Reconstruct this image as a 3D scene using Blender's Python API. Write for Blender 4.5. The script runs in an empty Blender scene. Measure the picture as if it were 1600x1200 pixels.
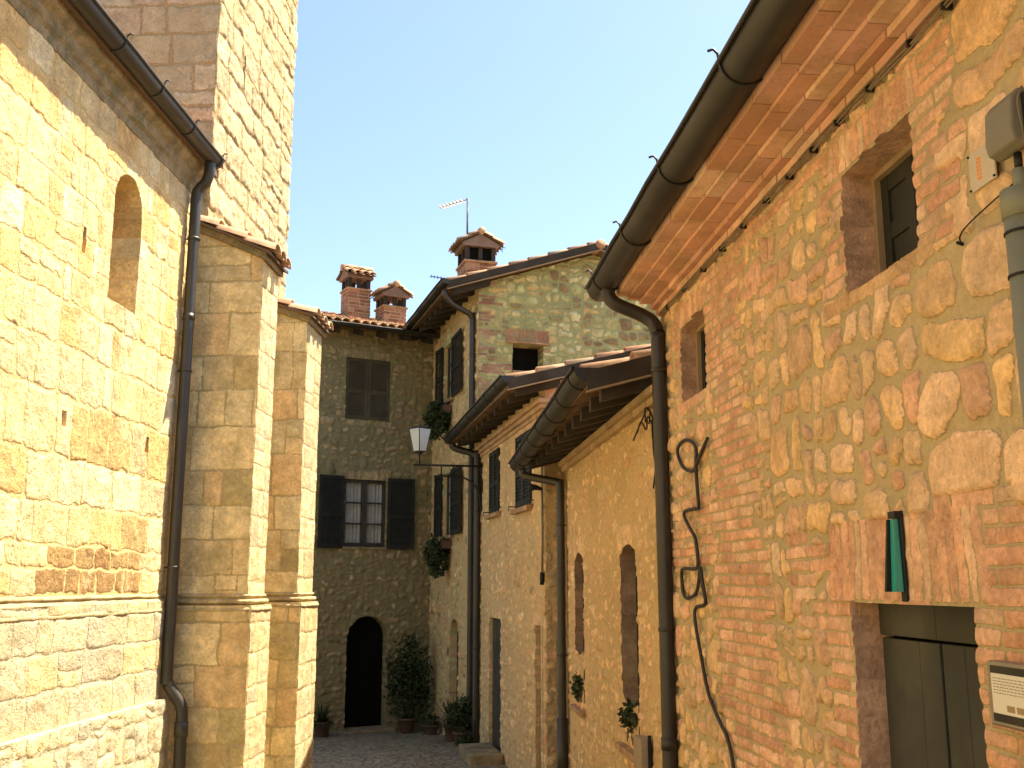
import bpy, math, random
import numpy as np
from mathutils import Vector, Matrix
S = bpy.context.scene
COL = S.collection
R = math.radians
# ------------------------------------------------------------------ camera
cam = bpy.data.objects.new('camera', bpy.data.cameras.new('camera'))
COL.objects.link(cam); S.camera = cam
EYE = 2.2
PITCH = math.atan(314 / 1600)
cam.location = (0, 0, EYE)
cam.rotation_euler = (R(90) + PITCH, 0, 0)
cam.data.sensor_width = 36; cam.data.lens = 36.0
cam.data.clip_start = .05; cam.data.clip_end = 3000
# ------------------------------------------------------------------ sky, sun, exposure
SUN_AZ, SUN_EL = R(26), R(62.5)          # azimuth measured from +X towards +Y
w = bpy.data.worlds.new('World'); S.world = w; w.use_nodes = True
nt = w.node_tree; bg = nt.nodes['Background']
sky = nt.nodes.new('ShaderNodeTexSky'); sky.sky_type = 'NISHITA'; sky.sun_disc = False
sky.sun_elevation = SUN_EL; sky.sun_rotation = R(90) - SUN_AZ
sky.air_density = 1.0; sky.dust_density = 1.2; sky.ozone_density = 1.45
nt.links.new(sky.outputs[0], bg.inputs[0]); bg.inputs[1].default_value = .095
sl = bpy.data.lights.new('sun', 'SUN'); sl.energy = 5.0; sl.angle = R(.5); sl.color = (1, .90, .72)
sun = bpy.data.objects.new('sun', sl); COL.objects.link(sun)
sd_ = Vector((math.cos(SUN_EL) * math.cos(SUN_AZ), math.cos(SUN_EL) * math.sin(SUN_AZ), math.sin(SUN_EL)))
sun.rotation_euler = sd_.to_track_quat('Z', 'Y').to_euler(); sun.location = sd_ * 60
S.view_settings.view_transform = 'Standard'; S.view_settings.look = 'None'
S.view_settings.exposure = 1.67; S.view_settings.gamma = 1
S.render.engine = 'CYCLES'; S.cycles.max_bounces = 8; S.cycles.diffuse_bounces = 6
# ------------------------------------------------------------------ materials
def newmat(name):
    m = bpy.data.materials.new(name); m.use_nodes = True
    n = m.node_tree; b = n.nodes['Principled BSDF']; return m, n, b
def nd(n, t, **kw):
    x = n.nodes.new(t)
    for k, v in kw.items():
        if k in x.inputs: x.inputs[k].default_value = v
        else: setattr(x, k, v)
    return x
def L(n, a, b): n.links.new(a, b)
def noise(n, co, scale, detail=3, rough=.6, dist=0):
    x = nd(n, 'ShaderNodeTexNoise', Scale=scale, Detail=detail, Roughness=rough, Distortion=dist)
    L(n, co, x.inputs['Vector']); return x.outputs['Fac']
def maprange(n, v, a, b, c=0., d=1., smooth=True):
    x = nd(n, 'ShaderNodeMapRange'); x.interpolation_type = 'SMOOTHSTEP' if smooth else 'LINEAR'
    L(n, v, x.inputs[0]); x.inputs[1].default_value = a; x.inputs[2].default_value = b
    x.inputs[3].default_value = c; x.inputs[4].default_value = d; return x.outputs[0]
def mix(n, f, a, b, mode='MIX'):
    x = nd(n, 'ShaderNodeMix', data_type='RGBA', blend_type=mode)
    for i, v in ((0, f), (6, a), (7, b)):
        if hasattr(v, 'links'): L(n, v, x.inputs[i])
        elif i == 0: x.inputs[0].default_value = v
        else: x.inputs[i].default_value = (*v, 1)
    return x.outputs[2]
def mth(n, op, a, b=0.):
    x = nd(n, 'ShaderNodeMath', operation=op)
    for i, v in ((0, a), (1, b)):
        if hasattr(v, 'links'): L(n, v, x.inputs[i])
        else: x.inputs[i].default_value = v
    return x.outputs[0]
def coords(n): return nd(n, 'ShaderNodeTexCoord').outputs['Object']

def masonry_mat(name, mortar, pits=.3, bump=.6, stains=(), edge=.006, wob=.012, masonry=True, base=(.5, .4, .25), fine=1., smear=.0, pscale=130):
    """stone / brick material; tint and joint distance come from mesh attributes"""
    m, n, b = newmat(name); co = coords(n)
    n1 = noise(n, co, 38, 5, .65); n2 = noise(n, co, 5.5, 4, .6); n3 = noise(n, co, pscale, 3, .7)
    n4 = noise(n, co, 1.3, 3, .6); n5 = noise(n, co, 17, 4, .7, .6)
    if masonry:
        tint = nd(n, 'ShaderNodeAttribute', attribute_name='tint').outputs['Color']
        sda = nd(n, 'ShaderNodeAttribute', attribute_name='sd').outputs['Fac']
        w1 = mth(n, 'MULTIPLY', mth(n, 'SUBTRACT', n1, .5), wob * 1.6)
        if smear:   # mortar smeared over the stone faces
            w2 = mth(n, 'MULTIPLY', mth(n, 'SUBTRACT', n5, .5), smear)
            w1 = mth(n, 'ADD', w1, w2)
        mask = maprange(n, mth(n, 'ADD', sda, w1), 0, edge)
    else:
        tint = mix(n, n2, tuple(x * .8 for x in base), tuple(x * 1.15 for x in base)); mask = None
    # tonal variety inside each stone
    f1 = maprange(n, n2, .3, .7, .80, 1.16); f2 = maprange(n, n1, .25, .75, .84, 1.14)
    f3 = maprange(n, n5, .3, .7, .86, 1.1)
    k = mth(n, 'MULTIPLY', mth(n, 'MULTIPLY', f1, f2), f3)
    gr = nd(n, 'ShaderNodeCombineXYZ')
    for i in range(3): L(n, k, gr.inputs[i])
    c = mix(n, 1., tint, gr.outputs[0], 'MULTIPLY')
    pit = maprange(n, n3, .30, .40, 1, 0)
    patch = maprange(n, noise(n, co, 3.1, 2), .4, .6)
    pitm = mth(n, 'MULTIPLY', mth(n, 'MULTIPLY', pit, pits), mth(n, 'ADD', patch, .25))
    c = mix(n, pitm, c, tuple(x * .45 for x in base))
    for (scol, sc, lo, hi, amt, seed) in stains:
        mp = nd(n, 'ShaderNodeMapping'); mp.inputs['Location'].default_value = (seed, seed * .7, seed * 1.3)
        L(n, co, mp.inputs[0])
        sf = maprange(n, noise(n, mp.outputs[0], sc, 6, .68), lo, hi, 0, amt)
        c = mix(n, sf, c, scol)
    if mask is not None:
        mc = mix(n, n1, tuple(x * .72 for x in mortar), tuple(x * 1.3 for x in mortar))
        mc = mix(n, maprange(n, n4, .4, .62, 0, .45), mc, tuple(x * y for x, y in zip(mortar, (.72, .76, .75))))
        c = mix(n, mask, mc, c)
    L(n, c, b.inputs['Base Color']); b.inputs['Roughness'].default_value = .93
    b.inputs['Specular IOR Level'].default_value = .15
    hs = mth(n, 'ADD', mth(n, 'MULTIPLY', n1, 1.0), mth(n, 'MULTIPLY', n3, .35 * fine))
    hs = mth(n, 'SUBTRACT', hs, mth(n, 'MULTIPLY', pitm, .9))
    hs = mth(n, 'ADD', hs, mth(n, 'MULTIPLY', n5, .8))
    if mask is not None: hs = mth(n, 'ADD', hs, mth(n, 'MULTIPLY', mask, .45))
    bp = nd(n, 'ShaderNodeBump', Strength=bump, Distance=.012); L(n, hs, bp.inputs['Height'])
    L(n, bp.outputs[0], b.inputs['Normal'])
    return m

def simple_mat(name, col, rough=.6, metal=0., var=.2, scale=20, bump=.2, spec=.4, dist=.004):
    m, n, b = newmat(name); co = coords(n)
    f = noise(n, co, scale, 5, .65); f2 = noise(n, co, scale * .13, 3)
    c = mix(n, f, tuple(x * (1 - var) for x in col), tuple(min(1, x * (1 + var)) for x in col))
    c = mix(n, maprange(n, f2, .35, .65, 0, .6), c, tuple(x * (1 - var * 1.2) for x in col))
    L(n, c, b.inputs['Base Color']); b.inputs['Metallic'].default_value = metal
    L(n, maprange(n, f2, .3, .7, rough * .8, min(1, rough * 1.2)), b.inputs['Roughness'])
    b.inputs['Specular IOR Level'].default_value = spec
    bp = nd(n, 'ShaderNodeBump', Strength=bump, Distance=dist); L(n, f, bp.inputs['Height'])
    L(n, bp.outputs[0], b.inputs['Normal']); return m

def tint_mat(name, rough=.85, bump=.4, scale=40, dirt=(.2, .16, .09), amt=.5):
    """per-piece tint attribute (tiles, leaves)"""
    m, n, b = newmat(name); co = coords(n)
    t = nd(n, 'ShaderNodeAttribute', attribute_name='tint').outputs['Color']
    f = noise(n, co, scale, 5, .7); g = noise(n, co, 4, 4, .6)
    c = mix(n, maprange(n, g, .42, .62, 0, amt), t, dirt)
    c = mix(n, maprange(n, f, .3, .5, .35, 0), c, tuple(x * .6 for x in dirt))
    L(n, c, b.inputs['Base Color']); b.inputs['Roughness'].default_value = rough
    b.inputs['Specular IOR Level'].default_value = .2
    bp = nd(n, 'ShaderNodeBump', Strength=bump, Distance=.006); L(n, f, bp.inputs['Height'])
    L(n, bp.outputs[0], b.inputs['Normal']); return m

M = {}
M['rubble'] = masonry_mat('honey rubble stone', (.52, .405, .21), pits=.35, bump=.8, edge=.005, wob=.014, smear=.008, base=(.6, .42, .2))
M['church'] = masonry_mat('cream travertine', (.76, .52, .22), pits=.95, bump=.9, edge=.006, wob=.012, fine=1.6, pscale=70,
    stains=(((.62, .38, .13), 1.9, .54, .66, .6, 3.1), ((.50, .44, .30), 3.7, .58, .70, .35, 6.3), ((.70, .55, .30), 2.3, .55, .68, .5, 9.2)), base=(.6, .46, .24))
M['church_low'] = masonry_mat('weathered travertine', (.50, .42, .26), pits=.8, bump=1., edge=.006, wob=.014, fine=1.6, pscale=80,
    stains=(((.45, .40, .30), 2.0, .46, .62, .6, 5.1), ((.6, .36, .12), 1.7, .6, .7, .5, 1.2)), base=(.55, .46, .3))
M['tower'] = masonry_mat('eroded tower stone', (.40, .29, .14), pits=.6, bump=1., edge=.012, wob=.03, fine=1.8, pscale=60,
    stains=(((.42, .28, .13), 2.2, .55, .7, .55, 7.7), ((.48, .39, .22), .8, .5, .62, .4, 2.2)), base=(.55, .44, .27))
M['buttress'] = masonry_mat('lichened buttress stone', (.52, .40, .19), pits=.35, bump=.7, edge=.006, wob=.012,
    stains=(((.36, .32, .15), 2.6, .54, .70, .6, 4.4), ((.52, .33, .14), 1.4, .55, .7, .5, 8.8)), base=(.5, .38, .2))
M['street'] = masonry_mat('small rubble wall', (.60, .42, .20), pits=.35, bump=.8, edge=.012, wob=.03, smear=.05, base=(.42, .3, .14),
    stains=(((.46, .38, .18), 1.4, .52, .68, .5, 1.4),))
M['gable'] = masonry_mat('mossy gable stone', (.36, .36, .165), pits=.3, bump=.8, edge=.012, wob=.03, smear=.03, base=(.42, .33, .2),
    stains=(((.26, .29, .13), 1.6, .52, .66, .45, 6.4),))
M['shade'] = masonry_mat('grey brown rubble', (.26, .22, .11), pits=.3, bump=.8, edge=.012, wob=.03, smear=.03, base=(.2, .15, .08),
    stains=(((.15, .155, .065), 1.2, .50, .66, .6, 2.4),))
M['brick'] = masonry_mat('chimney brick', (.36, .28, .18), pits=.2, bump=.5, edge=.006, wob=.006, base=(.4, .2, .12))
M['cornice'] = masonry_mat('brick cornice', (.40, .29, .13), pits=.2, bump=.5, edge=.004, wob=.006, base=(.45, .22, .1))
M['trim'] = masonry_mat('plain weathered stone', (.5, .4, .22), masonry=False, base=(.55, .43, .22), pits=.5, bump=.8,
    stains=(((.36, .30, .17), 2.5, .5, .65, .5, 2.),))
M['trim_dark'] = masonry_mat('mossy stone ledge', (.3, .25, .14), masonry=False, base=(.34, .26, .14), pits=.5, bump=.8,
    stains=(((.16, .15, .08), 3.5, .48, .62, .7, 2.),))
M['sillstone'] = masonry_mat('worn terracotta sill', (.3, .25, .14), masonry=False, base=(.42, .26, .14), pits=.3, bump=.5)
M['gutter'] = simple_mat('dark painted gutter', (.024, .022, .015), .5, .0, .5, 7, .25, .5)
M['pipe'] = simple_mat('dark painted pipe', (.032, .027, .018), .38, .0, .25, 9, .1, .5)
M['gutter2'] = simple_mat('brown copper gutter', (.050, .044, .032), .45, .2, .22, 8, .1, .5)
M['iron'] = simple_mat('black iron', (.022, .020, .016), .55, .3, .3, 30, .2)
M['cable'] = simple_mat('black rubber cable', (.035, .03, .022), .6, 0, .2, 30, .1)
M['greycable'] = simple_mat('grey dusty cable', (.22, .18, .11), .7, 0, .3, 60, .2)
M['wood'] = simple_mat('dark stained wood', (.050, .042, .028), .65, 0, .35, 14, .35)
M['oldwood'] = simple_mat('faded brown shutter wood', (.085, .070, .038), .8, 0, .3, 14, .3)
M['door'] = simple_mat('grey green door wood', (.052, .053, .038), .7, 0, .3, 16, .4)
M['shutter'] = simple_mat('dark green shutter', (.020, .020, .013), .75, 0, .3, 14, .3)
M['frame'] = simple_mat('pale wood frame', (.36, .25, .13), .7, 0, .25, 20, .3)
M['rafter'] = simple_mat('tarred rafter wood', (.045, .034, .020), .8, 0, .3, 15, .3)
M['board'] = simple_mat('roof underside tiles', (.16, .10, .055), .85, 0, .3, 15, .3)
M['curtain'] = simple_mat('lace curtain', (.42, .41, .36), .9, 0, .18, 60, .3)
M['plastic'] = simple_mat('weathered grey plastic', (.22, .20, .135), .6, 0, .2, 15, .15)
M['conduit'] = simple_mat('grey green conduit', (.25, .25, .16), .55, 0, .15, 12, .1)
M['steel'] = simple_mat('brushed steel frame', (.30, .27, .21), .4, .6, .1, 40, .1)
M['signplate'] = simple_mat('yellowed sign plate', (.55, .47, .33), .6, 0, .08, 30, .05)
M['paper'] = simple_mat('paper notice', (.70, .66, .52), .8, 0, .05, 30, .05)
M['print'] = simple_mat('grey print', (.30, .28, .22), .9, 0, .1, 30, 0)
M['orange'] = simple_mat('orange print', (.80, .28, .03), .8, 0, .1, 30, 0)
M['white'] = simple_mat('white antenna metal', (.80, .80, .78), .35, .2, .06, 30, .05)
M['black'] = simple_mat('unlit interior', (.008, .008, .006), .95, 0, .1, 10, 0, .05)
M['clay'] = simple_mat('terracotta pot', (.13, .075, .045), .85, 0, .25, 20, .3)
M['earth'] = simple_mat('potting soil', (.05, .035, .02), .95, 0, .3, 50, .5)
M['capstone'] = simple_mat('stained chimney cap', (.24, .16, .11), .9, 0, .25, 18, .4)
M['render'] = simple_mat('lime render', (.34, .27, .17), .9, 0, .2, 18, .4)
M['tile'] = tint_mat('barrel roof tile')
M['leaf'] = tint_mat('leaf', .6, .1, 60, (.03, .05, .015), .3)
m, n, b = newmat('teal lamp glass'); M['teal'] = m
co = coords(n); b.inputs['Roughness'].default_value = .18
L(n, mix(n, noise(n, co, 8, 2), (.02, .24, .19), (.05, .50, .40)), b.inputs['Base Color'])
b.inputs['Coat Weight'].default_value = .5
m, n, b = newmat('milk glass'); M['milk'] = m
b.inputs['Base Color'].default_value = (.95, .95, .90, 1); b.inputs['Roughness'].default_value = .3
tr = nd(n, 'ShaderNodeBsdfTranslucent'); tr.inputs[0].default_value = (.92, .92, .86, 1)
mx = nd(n, 'ShaderNodeMixShader'); mx.inputs[0].default_value = .6
L(n, b.outputs[0], mx.inputs[1]); L(n, tr.outputs[0], mx.inputs[2]); L(n, mx.outputs[0], n.nodes['Material Output'].inputs[0])
m, n, b = newmat('window glass'); M['glass'] = m
b.inputs['Base Color'].default_value = (.03, .035, .03, 1); b.inputs['Roughness'].default_value = .06
b.inputs['Specular IOR Level'].default_value = .6
m, n, b = newmat('worn cobbles'); M['cobble'] = m
co = coords(n)
vo = nd(n, 'ShaderNodeTexVoronoi', feature='DISTANCE_TO_EDGE', Scale=7.5); L(n, co, vo.inputs['Vector'])
vc = nd(n, 'ShaderNodeTexVoronoi', Scale=7.5); L(n, co, vc.inputs['Vector'])
vm = maprange(n, mth(n, 'ADD', vo.outputs['Distance'], mth(n, 'MULTIPLY', mth(n, 'SUBTRACT', noise(n, co, 25, 3), .5), .06)), .02, .12)
cc = mix(n, vc.outputs['Color'], (.26, .215, .13), (.40, .33, .21))
cc = mix(n, maprange(n, noise(n, co, 2.2, 5, .7), .45, .65), cc, (.24, .22, .12))
cc = mix(n, vm, (.15, .125, .07), cc)
L(n, cc, b.inputs['Base Color']); b.inputs['Roughness'].default_value = .9
bp = nd(n, 'ShaderNodeBump', Strength=.9, Distance=.03); L(n, mth(n, 'ADD', vm, mth(n, 'MULTIPLY', noise(n, co, 60, 4), .4)), bp.inputs['Height'])
L(n, bp.outputs[0], b.inputs['Normal'])
# ------------------------------------------------------------------ frames
class Fr:
    def __init__(s, o, d, n=None, side=1):
        l = math.hypot(*d); s.o = np.array((o[0], o[1], 0.)); s.d = np.array((d[0] / l, d[1] / l, 0.))
        s.n = np.array((s.d[1] * side, -s.d[0] * side, 0.))
    def p(s, u, w, z): return s.o + s.d * u + s.n * w + np.array((0, 0, z))
    def ang(s): return math.atan2(s.d[1], s.d[0])
    def sub(s, u, w, d, side=1):      # frame starting at (u,w), axis given in (u,w) components
        o = s.p(u, w, 0); dd = s.d * d[0] + s.n * d[1]
        return Fr((o[0], o[1]), (dd[0], dd[1]), side=side)
FL = Fr((-3.51, 0), (.0521, 1), side=1)            # church wall, outward = +X
FA = Fr((1.82, 0), (-.0951, 1), side=-1)           # near right houses, outward = -X
FC = Fr((.41, 12.6), (-.2024, 1), side=-1)
FCG = Fr((.41, 12.6), (1, .2024), side=1)
FD = Fr((-.59, 17.5), (-.3066, 1), side=-1)
FDG = Fr((-.59, 17.5), (1, .3066), side=1)
FE = Fr((-1.64, 20.9), (-1.84, -1), side=-1)
# ------------------------------------------------------------------ objects and tags
def thing(name, label, cat, loc, group=None):
    o = bpy.data.objects.new(name, None); COL.objects.link(o); o.location = tuple(loc)
    o.empty_display_size = .3
    o['label'] = label; o['category'] = cat
    if group: o['group'] = group
    return o
def link(name, me, parent=None, mats=()):
    o = bpy.data.objects.new(name, me); COL.objects.link(o)
    for m in mats: me.materials.append(m)
    if parent is not None:
        o.parent = parent
        q = parent; off = Vector((0, 0, 0))
        while q is not None: off += q.location; q = q.parent
        o.location = -off
    return o
# a part of a part: parent already sits at -offset, so sub-parts need no offset
def np_mesh(name, V, F, attrs=None, smooth=True, midx=None):
    me = bpy.data.meshes.new(name)
    me.vertices.add(len(V)); me.vertices.foreach_set('co', np.ascontiguousarray(V, dtype=np.float32).ravel())
    k = F.shape[1]
    me.loops.add(F.size); me.loops.foreach_set('vertex_index', F.ravel().astype(np.int32))
    me.polygons.add(len(F)); me.polygons.foreach_set('loop_start', np.arange(0, F.size, k, dtype=np.int32))
    me.polygons.foreach_set('loop_total', np.full(len(F), k, dtype=np.int32))
    me.polygons.foreach_set('use_smooth', np.full(len(F), smooth))
    me.update(calc_edges=True)
    if attrs:
        for an, (typ, arr) in attrs.items():
            a = me.attributes.new(an, typ, 'POINT')
            a.data.foreach_set('value' if typ == 'FLOAT' else 'color', np.ascontiguousarray(arr, dtype=np.float32).ravel())
    return me
class MB:
    """collects simple solids in world space and links them as one mesh"""
    def __init__(s): s.v = []; s.f = []; s.t = []; s.sm = []
    def add(s, vs, fs, tint=(1, 1, 1), smooth=False):
        b = len(s.v); s.v += [tuple(map(float, x)) for x in vs]; s.f += [tuple(b + i for i in f) for f in fs]
        s.t += [tint] * len(vs); s.sm += [smooth] * len(fs)
    def box(s, fr, u0, u1, w0, w1, z0, z1, tint=(1, 1, 1), ch=0):
        c = [fr.p(u, w, z) for z in (z0, z1) for w in (w0, w1) for u in (u0, u1)]
        s.add(c, [(0, 1, 3, 2), (4, 6, 7, 5), (0, 4, 5, 1), (2, 3, 7, 6), (0, 2, 6, 4), (1, 5, 7, 3)], tint)
    def hexa(s, c, tint=(1, 1, 1)):
        s.add(c, [(0, 1, 3, 2), (4, 6, 7, 5), (0, 4, 5, 1), (2, 3, 7, 6), (0, 2, 6, 4), (1, 5, 7, 3)], tint)
    def tube(s, pts, r, seg=10, tint=(1, 1, 1), cap=True, rs=None):
        pts = [np.array(p, float) for p in pts]; n = len(pts); rings = []
        up = np.array((0.13, .21, .97)); prev = None
        for i, p in enumerate(pts):
            t = pts[min(i + 1, n - 1)] - pts[max(i - 1, 0)]; t /= (np.linalg.norm(t) + 1e-9)
            if prev is None:
                a = np.cross(t, up)
                if np.linalg.norm(a) < .3: a = np.cross(t, (1, 0, 0))
            else: a = prev - t * np.dot(prev, t)
            a /= np.linalg.norm(a); prev = a; b_ = np.cross(t, a)
            rr = rs[i] if rs else r
            rings.append([p + rr * (a * math.cos(k * 2 * math.pi / seg) + b_ * math.sin(k * 2 * math.pi / seg)) for k in range(seg)])
        vs = [x for g in rings for x in g]; fs = []
        for i in range(n - 1):
            for k in range(seg):
                k2 = (k + 1) % seg; fs.append((i * seg + k, i * seg + k2, (i + 1) * seg + k2, (i + 1) * seg + k))
        if cap: fs += [tuple(range(seg))[::-1], tuple((n - 1) * seg + k for k in range(seg))]
        s.add(vs, fs, tint, True)
    def prism(s, fr, prof, u0, u1, tint=(1, 1, 1), seg=1, smooth=False, jit=0, rnd=None):
        """closed profile [(w,z)..] swept along the frame"""
        k = len(prof); vs = []
        for i in range(seg + 1):
            u = u0 + (u1 - u0) * i / seg
            for (w_, z_) in prof:
                j = (rnd.uniform(-jit, jit), rnd.uniform(-jit, jit)) if jit and w_ > 0 else (0, 0)
                vs.append(fr.p(u, w_ + j[0], z_ + j[1]))
        fs = []
        for i in range(seg):
            for a in range(k):
                b_ = (a + 1) % k; fs.append((i * k + a, i * k + b_, (i + 1) * k + b_, (i + 1) * k + a))
        fs += [tuple(range(k))[::-1], tuple(seg * k + a for a in range(k))]
        s.add(vs, fs, tint, smooth)
    def lathe(s, c, prof, seg=20, tint=(1, 1, 1)):
        vs = []; k = len(prof)
        for a in range(seg):
            t = a * 2 * math.pi / seg
            for (r, z) in prof: vs.append((c[0] + r * math.cos(t), c[1] + r * math.sin(t), c[2] + z))
        fs = [(a * k + i, ((a + 1) % seg) * k + i, ((a + 1) % seg) * k + i + 1, a * k + i + 1) for a in range(seg) for i in range(k - 1)]
        s.add(vs, fs, tint, True)
    def build(s, name, mat, parent=None, bevel=0, flip=False):
        me = bpy.data.meshes.new(name); me.from_pydata(s.v, [], s.f); me.update()
        a = me.attributes.new('tint', 'FLOAT_COLOR', 'POINT')
        a.data.foreach_set('color', np.array([(*t, 1) for t in s.t], dtype=np.float32).ravel())
        me.polygons.foreach_set('use_smooth', s.sm); me.update()
        if parent is not None and parent.type == 'MESH':
            o = bpy.data.objects.new(name, me); COL.objects.link(o); me.materials.append(mat); o.parent = parent
        else: o = link(name, me, parent, [mat])
        if bevel:
            bm = o.modifiers.new('bevel', 'BEVEL'); bm.width = bevel; bm.segments = 2; bm.limit_method = 'ANGLE'
        return o
def smooth_path(pts, n=6):
    """Catmull-Rom through points"""
    P = [np.array(p, float) for p in pts]; P = [2 * P[0] - P[1]] + P + [2 * P[-1] - P[-2]]; out = []
    for i in range(1, len(P) - 2):
        for k in range(n):
            t = k / n; a, b_, c, d = P[i - 1:i + 3]
            out.append(.5 * (2 * b_ + (c - a) * t + (2 * a - 5 * b_ + 4 * c - d) * t * t + (3 * b_ - a - 3 * c + d) * t ** 3))
    out.append(P[-2]); return out
# ------------------------------------------------------------------ masonry sheets
def vn(U, Vv, sc, seed):
    rs = np.random.RandomState(seed); T = rs.rand(128, 128).astype(np.float32)
    x = U * sc + 1000.3; y = Vv * sc + 1000.7; xi = np.floor(x).astype(int); yi = np.floor(y).astype(int)
    fx = x - xi; fy = y - yi; fx = fx * fx * (3 - 2 * fx); fy = fy * fy * (3 - 2 * fy)
    g = lambda a, b_: T[(xi + a) % 128, (yi + b_) % 128]
    return (g(0, 0) * (1 - fx) + g(1, 0) * fx) * (1 - fy) + (g(0, 1) * (1 - fx) + g(1, 1) * fx) * fy
class Cell:
    __slots__ = ('a', 'b', 'c', 'd', 'gap', 'r', 'rot', 'skew', 'tint', 'own', 'wa', 'off', 'tx', 'tz')
    def __init__(s, a, b, c, d, tint, gap=.008, r=.01, rot=0, skew=0, own=False, wa=1., off=0, tx=0, tz=0):
        s.a, s.b, s.c, s.d, s.tint, s.gap, s.r, s.rot, s.skew, s.own, s.wa, s.off, s.tx, s.tz = a, b, c, d, tint, gap, r, rot, skew, own, wa, off, tx, tz
def pick(rnd, pal, v=.12):
    c = rnd.choice(pal); k = rnd.uniform(1 - v, 1 + v); h = rnd.uniform(-.05, .05)
    return (c[0] * k, c[1] * k * (1 + h * .5), c[2] * k * (1 + h))
PAL_A = [(0.795, 0.531, 0.272), (0.757, 0.494, 0.242), (0.815, 0.559, 0.320), (0.708, 0.466, 0.252), (0.815, 0.540, 0.242), (0.747, 0.466, 0.272)]
PAL_BR = [(0.744, 0.434, 0.254), (0.707, 0.394, 0.223), (0.763, 0.463, 0.276), (0.670, 0.375, 0.223), (0.744, 0.493, 0.297)]
PAL_CH = [(0.760, 0.571, 0.287), (0.740, 0.543, 0.259), (0.800, 0.641, 0.354), (0.740, 0.532, 0.240), (0.680, 0.502, 0.259), (0.720, 0.463, 0.182)]
PAL_LOW = [(0.621, 0.494, 0.277), (0.582, 0.466, 0.268), (0.650, 0.512, 0.268), (0.543, 0.438, 0.259), (0.660, 0.494, 0.232)]
PAL_TW = [(0.620, 0.475, 0.257), (0.660, 0.503, 0.275), (0.580, 0.437, 0.228), (0.600, 0.456, 0.257)]
PAL_BU = [(0.784, 0.617, 0.313), (0.739, 0.582, 0.291), (0.829, 0.652, 0.324), (0.784, 0.559, 0.268), (0.560, 0.442, 0.202), (0.739, 0.605, 0.324)]
PAL_ST = [(0.736, 0.512, 0.245), (0.689, 0.465, 0.232), (0.784, 0.559, 0.281), (0.712, 0.454, 0.220), (0.594, 0.431, 0.232), (0.712, 0.408, 0.220)]
PAL_GB = [(0.577, 0.493, 0.232), (0.465, 0.431, 0.191), (0.651, 0.578, 0.298), (0.298, 0.210, 0.108), (0.502, 0.483, 0.223), (0.577, 0.441, 0.191), (0.353, 0.283, 0.132)]
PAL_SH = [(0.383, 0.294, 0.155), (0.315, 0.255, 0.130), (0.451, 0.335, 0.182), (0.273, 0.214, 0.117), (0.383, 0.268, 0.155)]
PAL_CB = [(.30, .13, .07), (.35, .16, .09), (.26, .11, .06), (.38, .20, .115)]
def guillotine(rnd, a, b, c, d, maxw, maxh, pal, gap=.012, out=None, wild=1., minf=.35, own=False):
    out = [] if out is None else out
    w_, h = b - a, d - c
    lw = maxw * rnd.uniform(minf, 1.); lh = maxh * rnd.uniform(minf, 1.)
    if w_ <= lw * 1.25 and h <= lh * 1.25 or (w_ < .06 or h < .045):
        out.append(Cell(a, b, c, d, pick(rnd, pal), gap=gap * rnd.uniform(.6, 1.7), r=min(w_, h) * rnd.uniform(.18, .42),
            rot=rnd.uniform(-.10, .10) * wild, skew=rnd.uniform(-.16, .16) * wild, off=rnd.uniform(-.3, 1), tx=rnd.uniform(-.05, .05),
            tz=rnd.uniform(-.06, .06), own=own)); return out
    t = rnd.uniform(.35, .65)
    if h / maxh > w_ / maxw:
        m_ = c + h * t; guillotine(rnd, a, b, c, m_, maxw, maxh, pal, gap, out, wild, minf); guillotine(rnd, a, b, m_, d, maxw, maxh, pal, gap, out, wild, minf)
    else:
        m_ = a + w_ * t; guillotine(rnd, a, m_, c, d, maxw, maxh, pal, gap, out, wild, minf); guillotine(rnd, m_, b, c, d, maxw, maxh, pal, gap, out, wild, minf)
    return out
def courses(rnd, a, b, c, d, h0, h1, w0, w1, pal, gap=.004, r=.012, wild=.3, special=None, split=.12, off=.5):
    out = []; z = c
    while z < d - .02:
        h = rnd.uniform(h0, h1)
        if d - (z + h) < h0 * .5: h = d - z
        u = a - rnd.uniform(0, w0)
        while u < b:
            w_ = rnd.uniform(w0, w1) if rnd.random() > .25 else rnd.uniform(w0 * .5, w0)
            def mk(p, q, s, t):
                ti = pick(rnd, pal)
                if special: ti = special((p + q) / 2, (s + t) / 2, ti)
                out.append(Cell(p, q, s, t, ti, gap=gap * rnd.uniform(.5, 1.8), r=r * rnd.uniform(.6, 1.8), rot=rnd.uniform(-.02, .02) * wild,
                    skew=rnd.uniform(-.05, .05) * wild, off=rnd.uniform(-off, off), tx=rnd.uniform(-.02, .02), tz=rnd.uniform(-.02, .02)))
            if rnd.random() < split:
                m_ = z + h * rnd.uniform(.4, .6); mk(u, u + w_, z, m_); mk(u, u + w_, m_, z + h)
            else: mk(u, u + w_, z, z + h)
            u += w_
        z += h
    return out
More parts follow.
